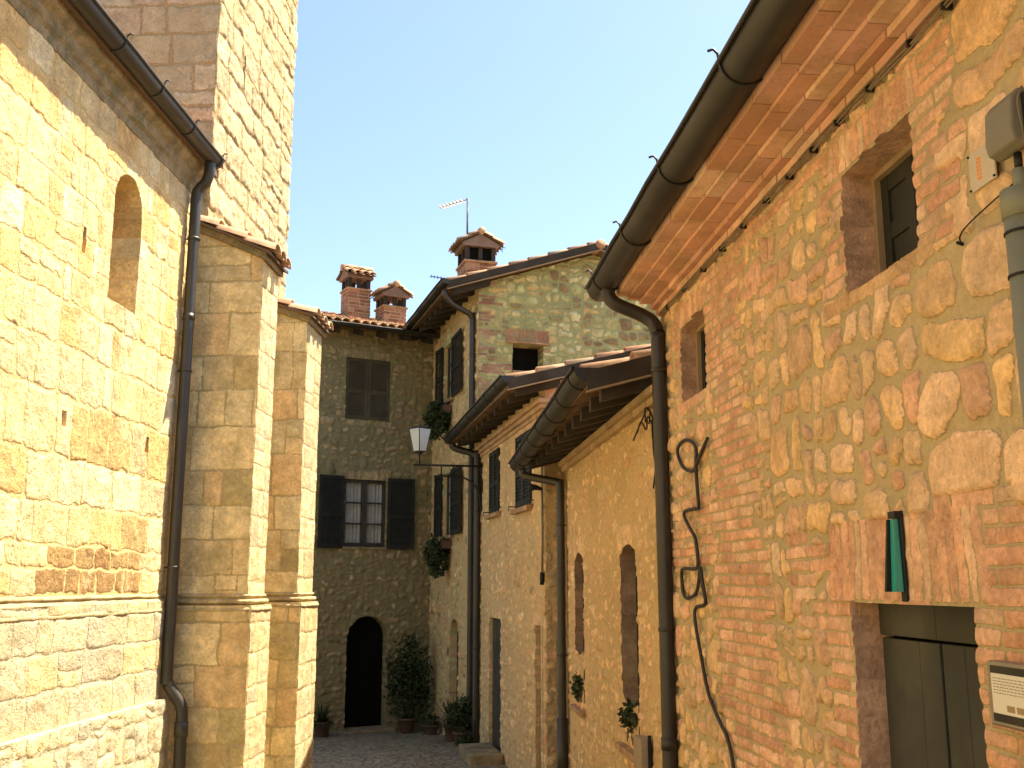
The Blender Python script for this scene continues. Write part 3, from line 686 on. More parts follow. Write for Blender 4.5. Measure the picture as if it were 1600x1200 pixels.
def buttress(u0, u1, wo, zo, zw, pitch, seed):
    rn = random.Random(seed); fr_ = FL.sub(u0, 0, (0, 1), side=1)
    slope = math.tan(pitch)
    cl = courses(rn, -.1, wo + .1, 2.0, 6.1, .28, .46, .25, .62, PAL_BU, gap=.003, r=.012, split=.12)
    f1 = sheet(fr_, 0, wo, 2.1, zo + slope * wo + .05, .011, cl, (), skirt=.15, relief=.005, wamp=.010, seed=seed, ero=.02, ztop=lambda U: zo + slope * (wo - U))
    cl2 = courses(rn, u0 - .1, u1 + .1, 2.0, 6.0, .22, .34, .25, .6, PAL_TW + PAL_CH[:2], gap=.005, r=.016)
    f2 = sheet(FL, u0, u1, 2.1, zo, .011, cl2, (), skirt=.15, off=wo, relief=.0035, wamp=.010, seed=seed + 1, ero=.035)
    bk = FL.sub(u1, wo, (0, -1), side=1)
    f3 = sheet(bk, 0, wo, -.2, zo + slope * wo + .05, .03, courses(rn, -.1, wo + .1, -.2, 6.1, .22, .34, .22, .48, PAL_BU), (), skirt=.1, seed=seed + 2, ztop=lambda U: zo + slope * U)
    bt = wall('buttress', [f1, f2, f3], M['buttress'], tower)
    e = .055; fb = FL.sub(u0 - e, 0, (0, 1), side=1)
    cl3 = courses(rn, -.1, wo + .2, -.2, 2.1, .28, .42, .3, .62, PAL_BU, gap=.004, r=.02)
    b1 = sheet(fb, 0, wo + e, -.2, 2.02, .012, cl3, (), skirt=.15, relief=.008, wamp=.012, seed=seed + 3, ero=.03)
    cl4 = courses(rn, u0 - .2, u1 + .2, -.2, 2.1, .24, .36, .3, .6, PAL_TW + PAL_CH[:2], gap=.005, r=.02)
    b2 = sheet(FL, u0 - e, u1 + e, -.2, 2.02, .012, cl4, (), skirt=.15, off=wo + e, relief=.004, wamp=.012, seed=seed + 4, ero=.04)
    wall('buttress_base', [b1, b2], M['buttress'], bt)
    mb = MB()   # moulding: stacked rolls round three sides
    for (zc, ex, hh) in ((1.985, .050, .024), (2.055, .028, .020), (2.105, .012, .014)):
        for (A, B, C_) in (((u0 - ex, 0), (u0 - ex, wo + ex), 0), ((u0 - ex, wo + ex), (u1 + ex, wo + ex), 0), ((u1 + ex, wo + ex), (u1 + ex, 0), 0)):
            pts = [FL.p(A[0] + (B[0] - A[0]) * t / 6, A[1] + (B[1] - A[1]) * t / 6, zc) for t in range(7)]
            mb.tube(pts, hh, 8, smooth_ := (.6, .48, .28))
        mb.box(FL, u0 - ex, u1 + ex, 0, wo + ex, zc - hh, zc + hh)
    mb.box(FL, u0 - .011, u1 + .011, 0, wo + .011, 1.955, 2.125); mb.box(FL, u0 - .058, u1 + .058, 0, wo + .058, 1.962, 2.022)
    mb.build('moulding', M['trim'], bt)
    mb = MB()   # sloping stone slab below the tiles
    def q(u, w_, z): return FL.p(u, w_, z)
    sl_ = lambda w_: zo + slope * (wo - w_)
    c = [q(u, w_, sl_(w_) + dz) for dz in (0, .09) for w_ in (-.05, wo + .04) for u in (u0 - .04, u1 + .05)]
    mb.hexa(c); mb.build('cap_slab', M['trim_dark'], bt, bevel=.012)
    roof(FL, u0 - .08, u1 + .08, wo + .08, sl_(wo + .08) + .10, pitch, wo + .08, bt, seed=seed, thick=.03, name='cap_tiles', tilew=.2, tilel=.3)
_roof = roof
def roof(fr, u0, u1, we, ze, pitch, run, parent, **k):
    return _roof(fr, u0, u1, we, ze, pitch, run, parent, **k)
buttress(9.35, 9.86, .665, 5.23, 5.7, R(24), 31)
buttress(11.07, 11.72, .665, 5.06, 5.3, R(18), 41)
# ================================================================== NEAR RIGHT HOUSE
def brick_course(mb, fr, u0, u1, w0, w1, z0, z1, rn, pal, ln=.28, mort=(.46, .36, .21), g=.010):
    mb.box(fr, u0, u1, w0, w1 - .006, z0 + .004, z1 - .001, mort)
    u = u0 - rn.uniform(0, ln)
    while u < u1:
        l_ = ln * rn.uniform(.94, 1.05); a, b_ = max(u, u0), min(u + l_ - g, u1)
        if b_ - a > .02:
            j = rn.uniform(-.003, .004); t = pick(rn, pal, .16)
            jz = rn.uniform(-.0015, .0015); mb.box(fr, a, b_, w0, w1 + j, z0 + jz, z1 - .004 + jz, t)
        u += l_
M['brickpiece'] = tint_mat('cornice brick', .9, .6, 45, (.46, .28, .15), .6)
rnd = random.Random(77)
PAL_CO = [(0.663, 0.372, 0.237), (0.592, 0.323, 0.203), (0.711, 0.447, 0.288), (0.616, 0.372, 0.271), (0.711, 0.497, 0.339)]
hA = thing('brick_and_stone_house', 'large honey coloured rubble and brick house with deep cornice, nearest on the right', 'house', FA.p(5, 0, 0))
wA = [('rect', 3.56, 4.18, 3.40, 3.93), ('rect', 6.31, 6.89, 3.41, 3.93)]; dA = ('rect', 3.40, 4.35, -.06, 2.13)
cl = []
cl += soldier(rnd, 3.30, 4.50, 2.14, 2.46, PAL_BR, .062, .25)
cl += soldier(rnd, 3.46, 4.30, 3.94, 4.10, PAL_BR, .060, .3) + soldier(rnd, 6.22, 7.0, 3.94, 4.08, PAL_BR, .062, .3)
cl += soldier(rnd, 3.46, 4.26, 3.34, 3.42, [(.62, .40, .20)], .25) + soldier(rnd, 6.25, 6.95, 3.35, 3.43, PAL_BR, .25)
zb = [(4.20, 4.60, -.1, 2.14), (3.08, 3.55, -.1, 2.50), (4.05, 4.30, 3.42, 4.1), (3.30, 3.68, 3.36, 4.12), (6.15, 6.42, 3.36, 4.16), (5.66, 6.16, 3.12, 4.10), (6.78, 6.98, 3.36, 4.1),
      (5.45, 6.15, 2.42, 3.12), (5.35, 6.2, 1.62, 2.44), (5.15, 6.1, .9, 1.64), (4.6, 5.3, .2, .9), (4.3, 5.6, 4.08, 4.16)]
cl += bricks(rnd, zb, 2.6, 7.4, -.1, 4.16, PAL_BR)
cl += bricks(rnd, [(4.6, 5.0, 2.0, 2.44), (2.9, 3.15, 2.93, 3.02), (3.3, 3.6, 2.72, 2.79), (5.2, 5.5, 3.5, 3.8), (6.1, 7.3, 2.35, 2.75), (4.62, 4.9, 1.2, 1.5)], 2.6, 7.4, -.1, 4.16, PAL_BR, prob=.62)
cl += guillotine(rnd, 2.55, 3.62, 2.4, 4.18, .42, .36, PAL_A, gap=.013, wild=1.2, minf=.5)
cl += guillotine(rnd, 3.62, 5.2, 2.4, 4.18, .32, .28, PAL_A + PAL_A[:2] + [PAL_BR[0]], gap=.0125, wild=1.5, minf=.42)
cl += guillotine(rnd, 5.2, 7.42, 2.4, 4.18, .25, .24, PAL_A + PAL_A[:2] + [PAL_BR[0]], gap=.011, wild=1.5)
cl += guillotine(rnd, 2.55, 7.42, -.15, 2.4, .30, .26, PAL_A + PAL_A[:2] + [PAL_BR[0]], gap=.011, wild=1.4)
a1 = sheet(FA, 2.6, 7.38, -.1, 4.18, .0095, cl, wA + [dA], skirt=.26, relief=.017, wamp=.030, wsc=5.5, seed=51, ero=.025, rough=.0055, round_=.010, jamb=(.58, .36, .22))  # brick jambs tinted darker than the face bricks, partly for reveal shade
cl = guillotine(rnd, -6, 2.6, 0, 4.18, .5, .35, PAL_A, gap=.012)
a2 = sheet(FA, -6, 2.6, 0, 4.18, .05, cl, (), skirt=.3, seed=52)
fe = FA.sub(7.38, 0, (0, -1), side=-1)
cl = guillotine(rnd, 0, 5, 0, 5.5, .4, .3, PAL_A, gap=.012)
a3 = sheet(fe, 0, 5, 0, 5.5, .04, cl, (), skirt=.1, seed=53, ztop=lambda U: 4.18 + .3 * U)
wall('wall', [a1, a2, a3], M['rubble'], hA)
mb = MB(); z = 4.165; wout = 0
for (dz, dw, ln) in ((.045, .045, .28), (.040, .04, .28), (.030, .085, .30), (.025, .085, .34), (.09, .085, .38)):
    wout += dw; brick_course(mb, FA, -6, 7.42, -.05, wout, z, z + dz, rnd, PAL_CO, ln); z += dz
mb.build('cornice', M['brickpiece'], hA)
roof(FA, -3, 7.5, .36, 4.43, R(17), 5, hA, seed=5, thick=.02)
mb = MB(); mb.box(FA, -6, 7.3, -6, -5.8, 0, 5.5); mb.build('rear_wall', M['render'], hA)
gutter(FA, -5, 7.62, .425, 4.425, .102, hA, 'gutter', 0, [.95, 2.02, 3.08, 4.15, 5.28, 6.30, 7.34], nseg=24)
pipe([FA.p(7.33, .42, 4.34), FA.p(7.33, .415, 4.28), FA.p(7.33, .36, 4.22), FA.p(7.33, .19, 4.15), FA.p(7.32, .10, 4.09), FA.p(7.30, .07, 4.00), FA.p(7.29, .068, 3.85), FA.p(7.28, .068, 2.5), FA.p(7.28, .068, 1), FA.p(7.28, .068, -.1)],
     .052, hA, 'pipe', [(FA.p(7.28, .068, z), FA.p(7.36, -.02, z)) for z in (3.72, 1.9)], joints=[(FA.p(7.28, .068, 1.15), .058, .08)])
def windowA(u0, u1, z0, z1):
    mb = MB(); w_ = -.17 if u0 < 5 else -.142; f = .028
    for (a, b_, c, d) in ((u0, u0 + f, z0, z1), (u1 - f, u1, z0, z1), (u0 + f, u1 - f, z1 - f, z1)): mb.box(FA, a, b_, w_, w_ + .045, c, d)
    o = mb.build('window', M['frame'], hA, bevel=.003); m_ = (u0 + u1) / 2
    for (a, b_) in ((u0 + f, m_ - .003), (m_ + .003, u1 - f)):
        leaf_shutter(FA, a, b_, w_ - .015, z0 + .01, z1 - f, o, 'shutter', .03, False, 'window_leaf')
    mb = MB(); mb.box(FA, u0, u1, -.25, w_ - .03, z0 - .02, z1); mb.build('dark_interior', M['black'], o)
for o in wA: windowA(*o[1:])
# door: frame head, two ledged leaves of uneven boards
mb = MB(); w_ = -.135
mb.box(FA, 3.40, 3.875, w_, w_ + .03, 2.0, 2.13); mb.box(FA, 3.885, 4.35, w_ - .004, w_ + .026, 2.0, 2.13)
dr = mb.build('door', M['door'], hA, bevel=.004)
for (a, b_, jw) in ((3.405, 3.872, 0), (3.880, 4.345, .006)):
    mb = MB(); nb2 = 3; wdt = (b_ - a) / nb2
    for k in range(nb2): mb.box(FA, a + k * wdt + .0006, a + (k + 1) * wdt - .0006, w_ - .02, w_ + .014 + jw + rnd.uniform(-.0015, .0015), 0, 1.988)
    mb.build('door_leaf', M['door'], dr, bevel=.003)
mb = MB(); mb.box(FA, 3.40, 4.35, -.26, w_ - .03, -.05, 2.13); mb.build('dark_interior', M['black'], dr)
mb = MB(); mb.box(FA, 3.3, 4.45, -.2, .12, -.1, .02); mb.build('door_step', M['trim'], hA, bevel=.01)
# cables under the cornice
cb = thing('cable_bundle', 'thin grey cables clipped under the brick cornice of the near house', 'cable', FA.p(5, 0, 4.15))
for k in range(3):
    pts = []; u = -1.
    while u < 7.36:
        pts.append(FA.p(u, .032 + .008 * k + rnd.uniform(-.004, .004), 4.135 + .010 * k + rnd.uniform(-.007, .007))); u += rnd.uniform(.13, .22)
    mb = MB(); mb.tube(smooth_path(pts, 3), .0045, 6); mb.build('cable', M['greycable'], cb)
for u in (1.9, 2.4, 2.85, 3.2, 3.45, 3.8, 4.11, 4.39, 4.70, 5.02, 5.4, 5.8, 6.2, 6.65, 7.1):
    mb = MB(); mb.box(FA, u, u + .012, .01, .050, 4.13, 4.158); mb.build('cable_clip', M['iron'], cb)
# looping black cable on the wall
lp = [(6.24, 3.08), (6.36, 3.01), (6.49, 2.95), (6.62, 2.92), (6.83, 2.96), (6.93, 3.04), (6.92, 3.11), (6.77, 3.14), (6.63, 3.11), (6.53, 3.05), (6.51, 2.94), (6.48, 2.79), (6.49, 2.69), (6.56, 2.675), (6.80, 2.68), (6.83, 2.65), (6.71, 2.57), (6.6, 2.49), (6.58, 2.37), (6.58, 2.31), (6.66, 2.30), (6.88, 2.305), (6.97, 2.27), (6.97, 2.16), (6.88, 2.12), (6.75, 2.12), (6.60, 2.15), (6.56, 2.23), (6.55, 2.29), (6.50, 2.305), (6.46, 2.27), (6.43, 2.17), (6.43, 2.10), (6.50, 2.075), (6.63, 2.06), (6.64, 2.0), (6.61, 1.88), (6.55, 1.72), (6.46, 1.58), (6.29, 1.48), (6.16, 1.42), (6.06, 1.35), (6.0, 1.2), (5.97, .9), (5.96, .4), (5.96, -.05)]
mb = MB(); mb.tube(smooth_path([FA.p(u - .01, .036 + .008 * math.sin(i * 1.3), z) for i, (u, z) in enumerate(lp)], 4), .0115, 8)
o = mb.build('wall_cable', M['cable'], None); o['label'] = 'thick black cable looping down the brickwork of the near house'; o['category'] = 'cable'
# teal wall lamp above the door
t = thing('wall_lamp', 'narrow wall lamp with teal glass in a black bracket above the near door', 'lamp', FA.p(3.860, 0, 2.3))
mb = MB(); mb.box(FA, 3.822, 3.862, .014, .024, 2.14, 2.47); mb.box(FA, 3.82, 3.875, .024, .050, 2.442, 2.468); mb.build('back_plate', M['iron'], t, bevel=.002)
mb = MB(); top, bot = 2.44, 2.175
def wedge(a0, a1, b0, b1, wt, wb, wi=.026): return [FA.p(u, w_, z) for z, ww, (x0, x1) in ((bot, wb, (b0, b1)), (top, wt, (a0, a1))) for w_ in (wi, ww) for u in (x0, x1)]
mb.hexa(wedge(3.842, 3.868, 3.834, 3.868, .044, .056)); mb.build('glass_shade', M['teal'], t)
mb = MB(); mb.hexa(wedge(3.869, 3.880, 3.869, 3.884, .054, .076)); mb.build('side_plate', M['iron'], t)
# intercom / notice case
t = thing('notice_case', 'grey framed case with a printed white notice beside the near door', 'notice case', FA.p(3.095, 0, 1.88))
mb = MB(); mb.box(FA, 2.975, 3.260, .012, .062, 1.785, 1.975); mb.build('case', M['steel'], t, bevel=.008)
mb = MB(); mb.box(FA, 2.990, 3.235, .060, .065, 1.80, 1.962); mb.build('dark_panel', M['iron'], t)
mb = MB(); mb.box(FA, 2.995, 3.230, .065, .067, 1.825, 1.94); pp = mb.build('notice', M['paper'], t)
mb = MB()
for k in range(6):
    z = 1.928 - k * .0085; u = 3.220
    while u > 3.020:
        l_ = rnd.uniform(.008, .022); mb.box(FA, u - l_, u, .067, .0675, z - .003, z); u -= l_ + .005
mb.build('printed_lines', M['print'], pp); mb = MB()
for k in range(3): mb.box(FA, 3.010, 3.030, .067, .0675, 1.835 + k * .008, 1.840 + k * .008)
mb.build('printed_bars', M['print'], pp)
mb = MB()
for k in range(2): mb.box(FA, 3.065 + k * .05, 3.105 + k * .05, .067, .0675, 1.834, 1.852)
mb.build('printed_blocks', M['frame'], pp)
# junction box, conduit, small sign
t = thing('junction_box', 'weathered grey electrical box high on the near wall', 'electrical box', FA.p(2.87, 0, 3.55))
mb = MB(); mb.prism(FA, [(.03, 3.47), (.07, 3.45), (.105, 3.465), (.112, 3.50), (.105, 3.60), (.08, 3.63), (.03, 3.635)], 2.79, 2.93); mb.build('housing', M['plastic'], t, bevel=.008)
mb = MB(); mb.box(FA, 2.74, 2.79, .01, .075, 3.47, 3.61); mb.build('rear_cover', M['iron'], t, bevel=.006)
mb = MB(); mb.tube([FA.p(2.85, .06, 3.45), FA.p(2.85, .06, 3.40)], .012, 10); mb.build('cable_gland', M['iron'], t)
mb = MB(); mb.tube(smooth_path([FA.p(2.77, .08, 3.62), FA.p(2.75, .11, 3.56), FA.p(2.74, .11, 3.48), FA.p(2.78, .08, 3.42)]), .003, 6); mb.build('loose_wire', M['greycable'], t)
t = thing('conduit', 'thick grey vertical conduit below the electrical box on the near wall', 'conduit', FA.p(2.86, 0, 3))
mb = MB(); mb.tube([FA.p(2.855, .062, 3.32), FA.p(2.855, .062, .1)], .050, 18); mb.tube([FA.p(2.855, .062, 3.335), FA.p(2.855, .062, 3.25)], .055, 18); mb.build('duct', M['conduit'], t)
mb = MB(); mb.tube([FA.p(2.85, .062, 3.40), FA.p(2.85, .062, 3.32)], .018, 12); mb.build('inlet', M['conduit'], t)
for z in (3.20, 3.07, 2.2, 1.0):
    mb = MB(); mb.tube([FA.p(2.855, .062, z), FA.p(2.855, .062, z + .008)], .054, 18); mb.build('strap', M['iron'], t)
t = thing('warning_sign', 'small white plate with orange marks beside the grey electrical box', 'sign', FA.p(3.08, 0, 3.50))
mb = MB(); mb.box(FA, 3.015, 3.16, .024, .031, 3.445, 3.575); pl = mb.build('plate', M['signplate'], t, bevel=.002)
mb = MB()
for k in range(6):
    mb.box(FA, 3.090, 3.104, .031, .0316, 3.472 + k * .013, 3.481 + k * .013); mb.box(FA, 3.107, 3.115, .031, .0316, 3.474 + k * .013, 3.483 + k * .013)
mb.build('orange_lettering', M['orange'], pl)
for (u, z) in ((3.155, 3.452), (3.155, 3.568), (3.02, 3.452)):
    mb = MB(); mb.tube([FA.p(u, .028, z), FA.p(u, .036, z)], .004, 8); mb.build('screw', M['iron'], t)
mb = MB(); mb.tube(smooth_path([FA.p(3.27, .015, 3.315), FA.p(3.24, .035, 3.33), FA.p(3.19, .03, 3.355), FA.p(3.05, .03, 3.375), FA.p(2.92, .03, 3.39)]), .0028, 6)
mb.tube([FA.p(3.275, .0, 3.312), FA.p(3.27, .03, 3.318)], .006, 8)
o = mb.build('loose_wire', M['iron'], None); o['label'] = 'short thin black wire running from a wall hole towards the grey conduit'; o['category'] = 'wire'
#@@A_END
# ================================================================== LOW HOUSE (next one along)
def verge(fr, u, we, ze, pitch, run, parent, side, th=.13, strip=True):
    """dark board under the edge tiles with a pale metal flashing line"""
    ct, st = math.cos(pitch), math.sin(pitch); L_ = run / ct; mb = MB()
    def q(du, s, h): return fr.p(u + du, we - s * ct, ze + s * st + h)
    c = [q(du, s, h) for h in (-th, .02) for s in (-.02, L_) for du in (0, side * .03)]; mb.hexa(c)
    o = mb.build('verge_board', M['rafter'], parent)
    if strip:
        mb = MB(); c = [q(du, s, h) for h in (-th - .004, -th + .010) for s in (-.03, L_) for du in (0, side * .045)]; mb.hexa(c)
        mb.build('flashing', M['frame'], o)
    return o
rnd = random.Random(5)
hB = thing('low_plastered_house', 'low rubble house with tall deep window openings between the near house and the balcony-less narrow house', 'house', FA.p(10, 0, 0))
hB['label'] = 'low ochre rubble house with two tall deep window openings, joined to the near house'
oB = [('seg', 11.2, 11.8, .93, 2.55, .09), ('seg', 8.53, 9.2, .90, 2.54, .09)]
cl = []
for o_ in oB:
    a, b_, c, d = o_[1:5]
    cl += bricks(rnd, [(a - .14, a, c, d), (b_, b_ + .14, c, d)], a - .5, b_ + .5, c, d + .01, PAL_ST[:2] + [PAL_BR[4]], prob=.8)
    cl += soldier(rnd, a - .1, b_ + .1, d - .05, d + .18, PAL_ST[:2] + [PAL_BR[4]], .065, .4)
cl += guillotine(rnd, 7.3, 12.6, -.3, 4.0, .24, .17, PAL_ST + PAL_A[:3], gap=.012, wild=1.2)
a1 = sheet(FA, 7.40, 12.42, -.2, 3.86, .018, cl, oB, skirt=.36, relief=.014, wamp=.035, seed=61, ero=.09, rough=.010, off=-.01, round_=.02, jamb=(.33, .215, .135))  # brown brick jambs, tint darkened to carry the shade of the reveals
fe = FA.sub(12.42, 0, (0, -1), side=-1)
a2 = sheet(fe, 0, 3, -.3, 5, .06, guillotine(rnd, 0, 3, -.3, 5, .3, .2, PAL_ST), (), skirt=.1, seed=62, ztop=lambda U: 3.8 + .27 * U)
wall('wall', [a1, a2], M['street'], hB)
PB = R(15)
rB = roof(FA, 7.62, 12.75, .52, 3.76, PB, 4.0, hB, seed=8)
verge(FA, 7.62, .52, 3.76, PB, 1.5, hB, -1, .14)
verge(FA, 12.75, .52, 3.76, PB, 4, hB, 1, .1, False)
rafters(FA, [7.68 + .46 * k for k in range(11)], .50, 3.76, PB, -.1, hB, gap=.09)
mb = MB()
for k, (dw, dz) in enumerate(((.05, 3.54), (.085, 3.60))):
    brick_course(mb, FA, 7.42, 12.42, -.05, dw, dz, dz + .058, rnd, [(.46, .33, .17), (.42, .31, .16)], .26)
mb.build('cornice', M['brickpiece'], hB)
gutter(FA, 7.60, 12.80, .535, 3.80, .105, hB, 'gutter', -.12, [7.9 + .72 * k for k in range(7)], hook=False)
pipe([FA.p(12.62, .50, 3.60), FA.p(12.62, .49, 3.53), FA.p(12.56, .40, 3.49), FA.p(12.42, .16, 3.43), FA.p(12.37, .09, 3.40), FA.p(12.35, .075, 3.30), FA.p(12.35, .072, 2), FA.p(12.35, .072, .6), FA.p(12.35, .072, -.2)], .048, hB, 'pipe',
     [(FA.p(12.35, .072, z), FA.p(12.35, -.02, z)) for z in (2.9, 1.4)], joints=[(FA.p(12.35, .072, .25), .062, .9)])
for (k_, a, b_, c, d, r_) in oB:
    w_ = -.24
    mb = MB(); mb.box(FA, a, a + .045, w_, w_ + .05, c, d); mb.box(FA, b_ - .045, b_, w_, w_ + .05, c, d); mb.box(FA, a + .045, b_ - .045, w_, w_ + .05, d - .12, d)
    mb.box(FA, (a + b_) / 2 - .02, (a + b_) / 2 + .02, w_, w_ + .04, c, d - .12); o = mb.build('window', M['wood'], hB, bevel=.003)
    mb = MB(); mb.box(FA, a, b_, w_ - .02, w_ + .01, c, d); mb.build('pane', M['glass'], o)
    mb = MB(); mb.box(FA, a + .01, a + .035, w_ + .05, .0, c + .05, d - .1); mb.build('open_shutter', M['shutter'], o)
    mb = MB(); mb.prism(FA, [(-.3, c - .06), (.06, c - .075), (.065, c - .02), (-.3, c + .004)], a - .06, b_ + .06, seg=5, jit=.004, rnd=rnd); mb.build('window_sill', M['sillstone'], hB, bevel=.006)
for i, (u, c, lab) in enumerate(((11.5, .935, 'small green plant on the brick sill of the farther tall window'), (8.86, .905, 'bushy green plant on the sill of the nearer tall window'))):
    t = thing('sill_plant', lab, 'plant', FA.p(u, -.06, c), 'plants standing on the window sills')
    mb = MB(); mb.box(FA, u - .2, u + .2, -.16, .0, c + .006, c + .12); mb.build('planter', M['clay'], t, bevel=.008)
    mb = MB(); foliage(mb, FA.p(u, -.05, c + .20), (.13, .27, .12), 1000, .055, 70 + i, GREEN + [(.12, .15, .06)]); mb.build('foliage', M['leaf'], t)
t = thing('wire_tangle', 'loose black wires hanging from the wall beside the downpipe of the near house', 'wire', FA.p(7.9, .03, 3.4))
for (pts) in ([(8.35, 3.36), (8.1, 3.42), (7.95, 3.50), (7.8, 3.53), (7.68, 3.46), (7.62, 3.3), (7.6, 3.1), (7.63, 2.9)], [(8.2, 3.40), (8.0, 3.46), (7.88, 3.38), (7.76, 3.46), (7.66, 3.36), (7.60, 3.2), (7.58, 3.0)], [(7.9, 3.44), (7.84, 3.54), (7.74, 3.50), (7.72, 3.40)]):
    mb = MB(); mb.tube(smooth_path([FA.p(u, .035 + .015 * (i % 2), z) for i, (u, z) in enumerate(pts)], 4), .007, 6); mb.build('wire', M['iron'], t)
t = thing('meter_box', 'small pale meter box with a black edge low on the ochre house wall', 'meter box', FA.p(8.2, 0, .9))
mb = MB(); mb.box(FA, 8.10, 8.36, .01, .09, .80, 1.06); mb.build('box_body', M['render'], t, bevel=.01)
mb = MB(); mb.box(FA, 8.085, 8.10, .01, .035, .76, 1.09); mb.build('edge_plate', M['iron'], t)
# ================================================================== NARROW HOUSE
rnd = random.Random(6)
hC = thing('narrow_shuttered_house', 'narrow rubble house with dark closed shutters and a tiled verge in mid street', 'house', FC.p(2.4, 0, 0))
opC = [('rect', 2.87, 3.80, -.35, 1.70), ('rect', .07, .57, -.45, 1.71), ('rect', 2.95, 3.75, 3.30, 4.26), ('rect', .74, 1.68, 3.24, 4.22)]
cl = []
for o_ in opC:
    a, b_, c, d = o_[1:5]
    cl += bricks(rnd, [(a - .1, a, c, d), (b_, b_ + .1, c, d)], a - .4, b_ + .4, c, d + .01, PAL_ST[:2] + [PAL_BR[4]], prob=.7)
    cl += soldier(rnd, a - .1, b_ + .1, d - .02, d + .15, PAL_ST[:2] + [PAL_BR[4]], .065, .3)
cl += guillotine(rnd, -.1, 5.1, -.5, 4.8, .26, .18, PAL_ST, gap=.012, wild=1.2)
a1 = sheet(FC, 0, 4.98, -.45, 4.72, .022, cl, opC, skirt=.32, relief=.016, wamp=.035, seed=71, ero=.07, rough=.012, round_=.02)
nC = ('arch', .12, .62, -.2, 1.97)
cl = bricks(rnd, [(0, 3, 4.3, 5.4)], -.1, 3, 4.25, 5.6, PAL_BR[:2] + [PAL_ST[5], PAL_ST[0]], prob=.8) + guillotine(rnd, -.1, 4.6, -.5, 6, .26, .18, PAL_ST, gap=.012, wild=1.2)
a2 = sheet(FCG, 0, 4.5, -.45, 5.9, .024, cl, [nC], skirt=.3, relief=.016, wamp=.03, seed=72, ero=.06, rough=.012, ztop=lambda U: 4.68 + .26 * U)
wall('wall', [a1, a2], M['street'], hC)
mb = MB(); mb.box(FCG, 0, .8, -.22, -.18, -.4, 2.1); mb.build('niche_back', M['render'], hC)
mb = MB()
for k, (dw, dz) in enumerate(((.035, 4.30), (.07, 4.36), (.11, 4.42))):
    brick_course(mb, FC, -.0 - dw, 4.98, -.05, dw, dz, dz + .055, rnd, [(.46, .30, .16), (.40, .27, .14), (.50, .34, .19)], .26)
    brick_course(mb, FCG, -dw + .002, 4.4, -.05, dw, dz + .0015, dz + .0565, rnd, [(.46, .30, .16), (.40, .27, .14)], .26)
mb.build('cornice', M['brickpiece'], hC)
PC = R(15)
roof(FC, -.26, 5.1, .50, 4.65, PC, 4.8, hC, seed=9)
verge(FC, -.26, .50, 4.65, PC, 4.8, hC, -1, .12)
rafters(FC, [-.16 + .48 * k for k in range(11)], .48, 4.65, PC, -.1, hC, gap=.088, ht=.09)
gutter(FC, -.28, 4.92, .525, 4.70, .085, hC, 'gutter', -.06, [.2 + .75 * k for k in range(6)], hook=False)
pipe([FC.p(4.80, .48, 4.55), FC.p(4.80, .47, 4.50), FC.p(4.77, .38, 4.45), FC.p(4.70, .15, 4.38), FC.p(4.66, .09, 4.32), FC.p(4.64, .075, 4.2), FC.p(4.64, .075, 2), FC.p(4.64, .075, -.4)], .058, hC, 'pipe',
     [(FC.p(4.64, .075, z), FC.p(4.64, -.02, z)) for z in (3.4, 1.2)])
for (k_, a, b_, c, d) in opC[2:]:
    m_ = (a + b_) / 2; o = None
    mb = MB(); mb.box(FC, a, b_, -.14, -.10, c, d); o = mb.build('window', M['black'], hC)
    leaf_shutter(FC, a + .005, m_ - .002, .0, c, d - .005, o, rails=(.45,)); leaf_shutter(FC, m_ + .002, b_ - .005, .0, c, d - .005, o, rails=(.45,))
    mb = MB(); mb.prism(FC, [(-.1, c - .08), (.09, c - .085), (.09, c - .02), (-.1, c - .004)], a - .08, b_ + .08, seg=4, jit=.004, rnd=rnd); mb.build('window_sill', M['sillstone'], hC, bevel=.006)
    for us in (a - .12, b_ + .12):
        mb = MB(); mb.tube([FC.p(us, 0, c + .03), FC.p(us, .10, c + .03), FC.p(us, .10, c - .03)], .008, 6); mb.build('shutter_catch', M['iron'], hC)
for (k_, a, b_, c, d) in opC[:2]:
    mb = MB(); n_ = 5
    for k in range(n_): mb.box(FC, a + (b_ - a) * k / n_ + .002, a + (b_ - a) * (k + 1) / n_ - .002, -.12, (-.045 if a > 2 else -.085) + rnd.uniform(-.002, .002), c, d)
    mb.build('door', M['wood'] if a > 2 else M['door'], hC)
t = thing('spot_lamp', 'small black spotlight on a thin conduit at the corner of the narrow house', 'lamp', FC.p(.03, .05, 3.3))
mb = MB(); mb.tube([FC.p(.05, .04, 3.36), FC.p(.03, .12, 3.38), FC.p(.0, .2, 3.37)], .03, 12, rs=[.02, .035, .05]); mb.build('lamp_head', M['iron'], t)
mb = MB(); mb.tube([FC.p(.05, .03, 4.3), FC.p(.05, .03, 3.36)], .009, 8); mb.tube([FC.p(.05, .03, 3.36), FC.p(.04, .03, 2.8), FC.p(.05, .035, 2.3)], .014, 8); mb.build('conduit', M['greycable'], t)
mb = MB(); mb.tube([FC.p(.05, .035, 2.35), FC.p(.05, .035, 2.2)], .03, 10); mb.build('connector', M['iron'], t)
mb = MB()
def rough_block(mb, fr, u0, u1, w0, w1, z0, z1, rn): 
    c = [fr.p(u + rn.uniform(-.02, .02), w_ + rn.uniform(-.02, .02), z + rn.uniform(-.008, .008)) for z in (z0, z1) for w_ in (w0, w1) for u in (u0, u1)]; mb.hexa(c)
rough_block(mb, FC, 2.5, 3.6, .02, .50, -.5, -.12, rnd); o = mb.build('stone_step', M['trim_dark'], None, bevel=.02)
o['label'] = 'low stone step in front of the dark doorway of the narrow house'; o['category'] = 'step'
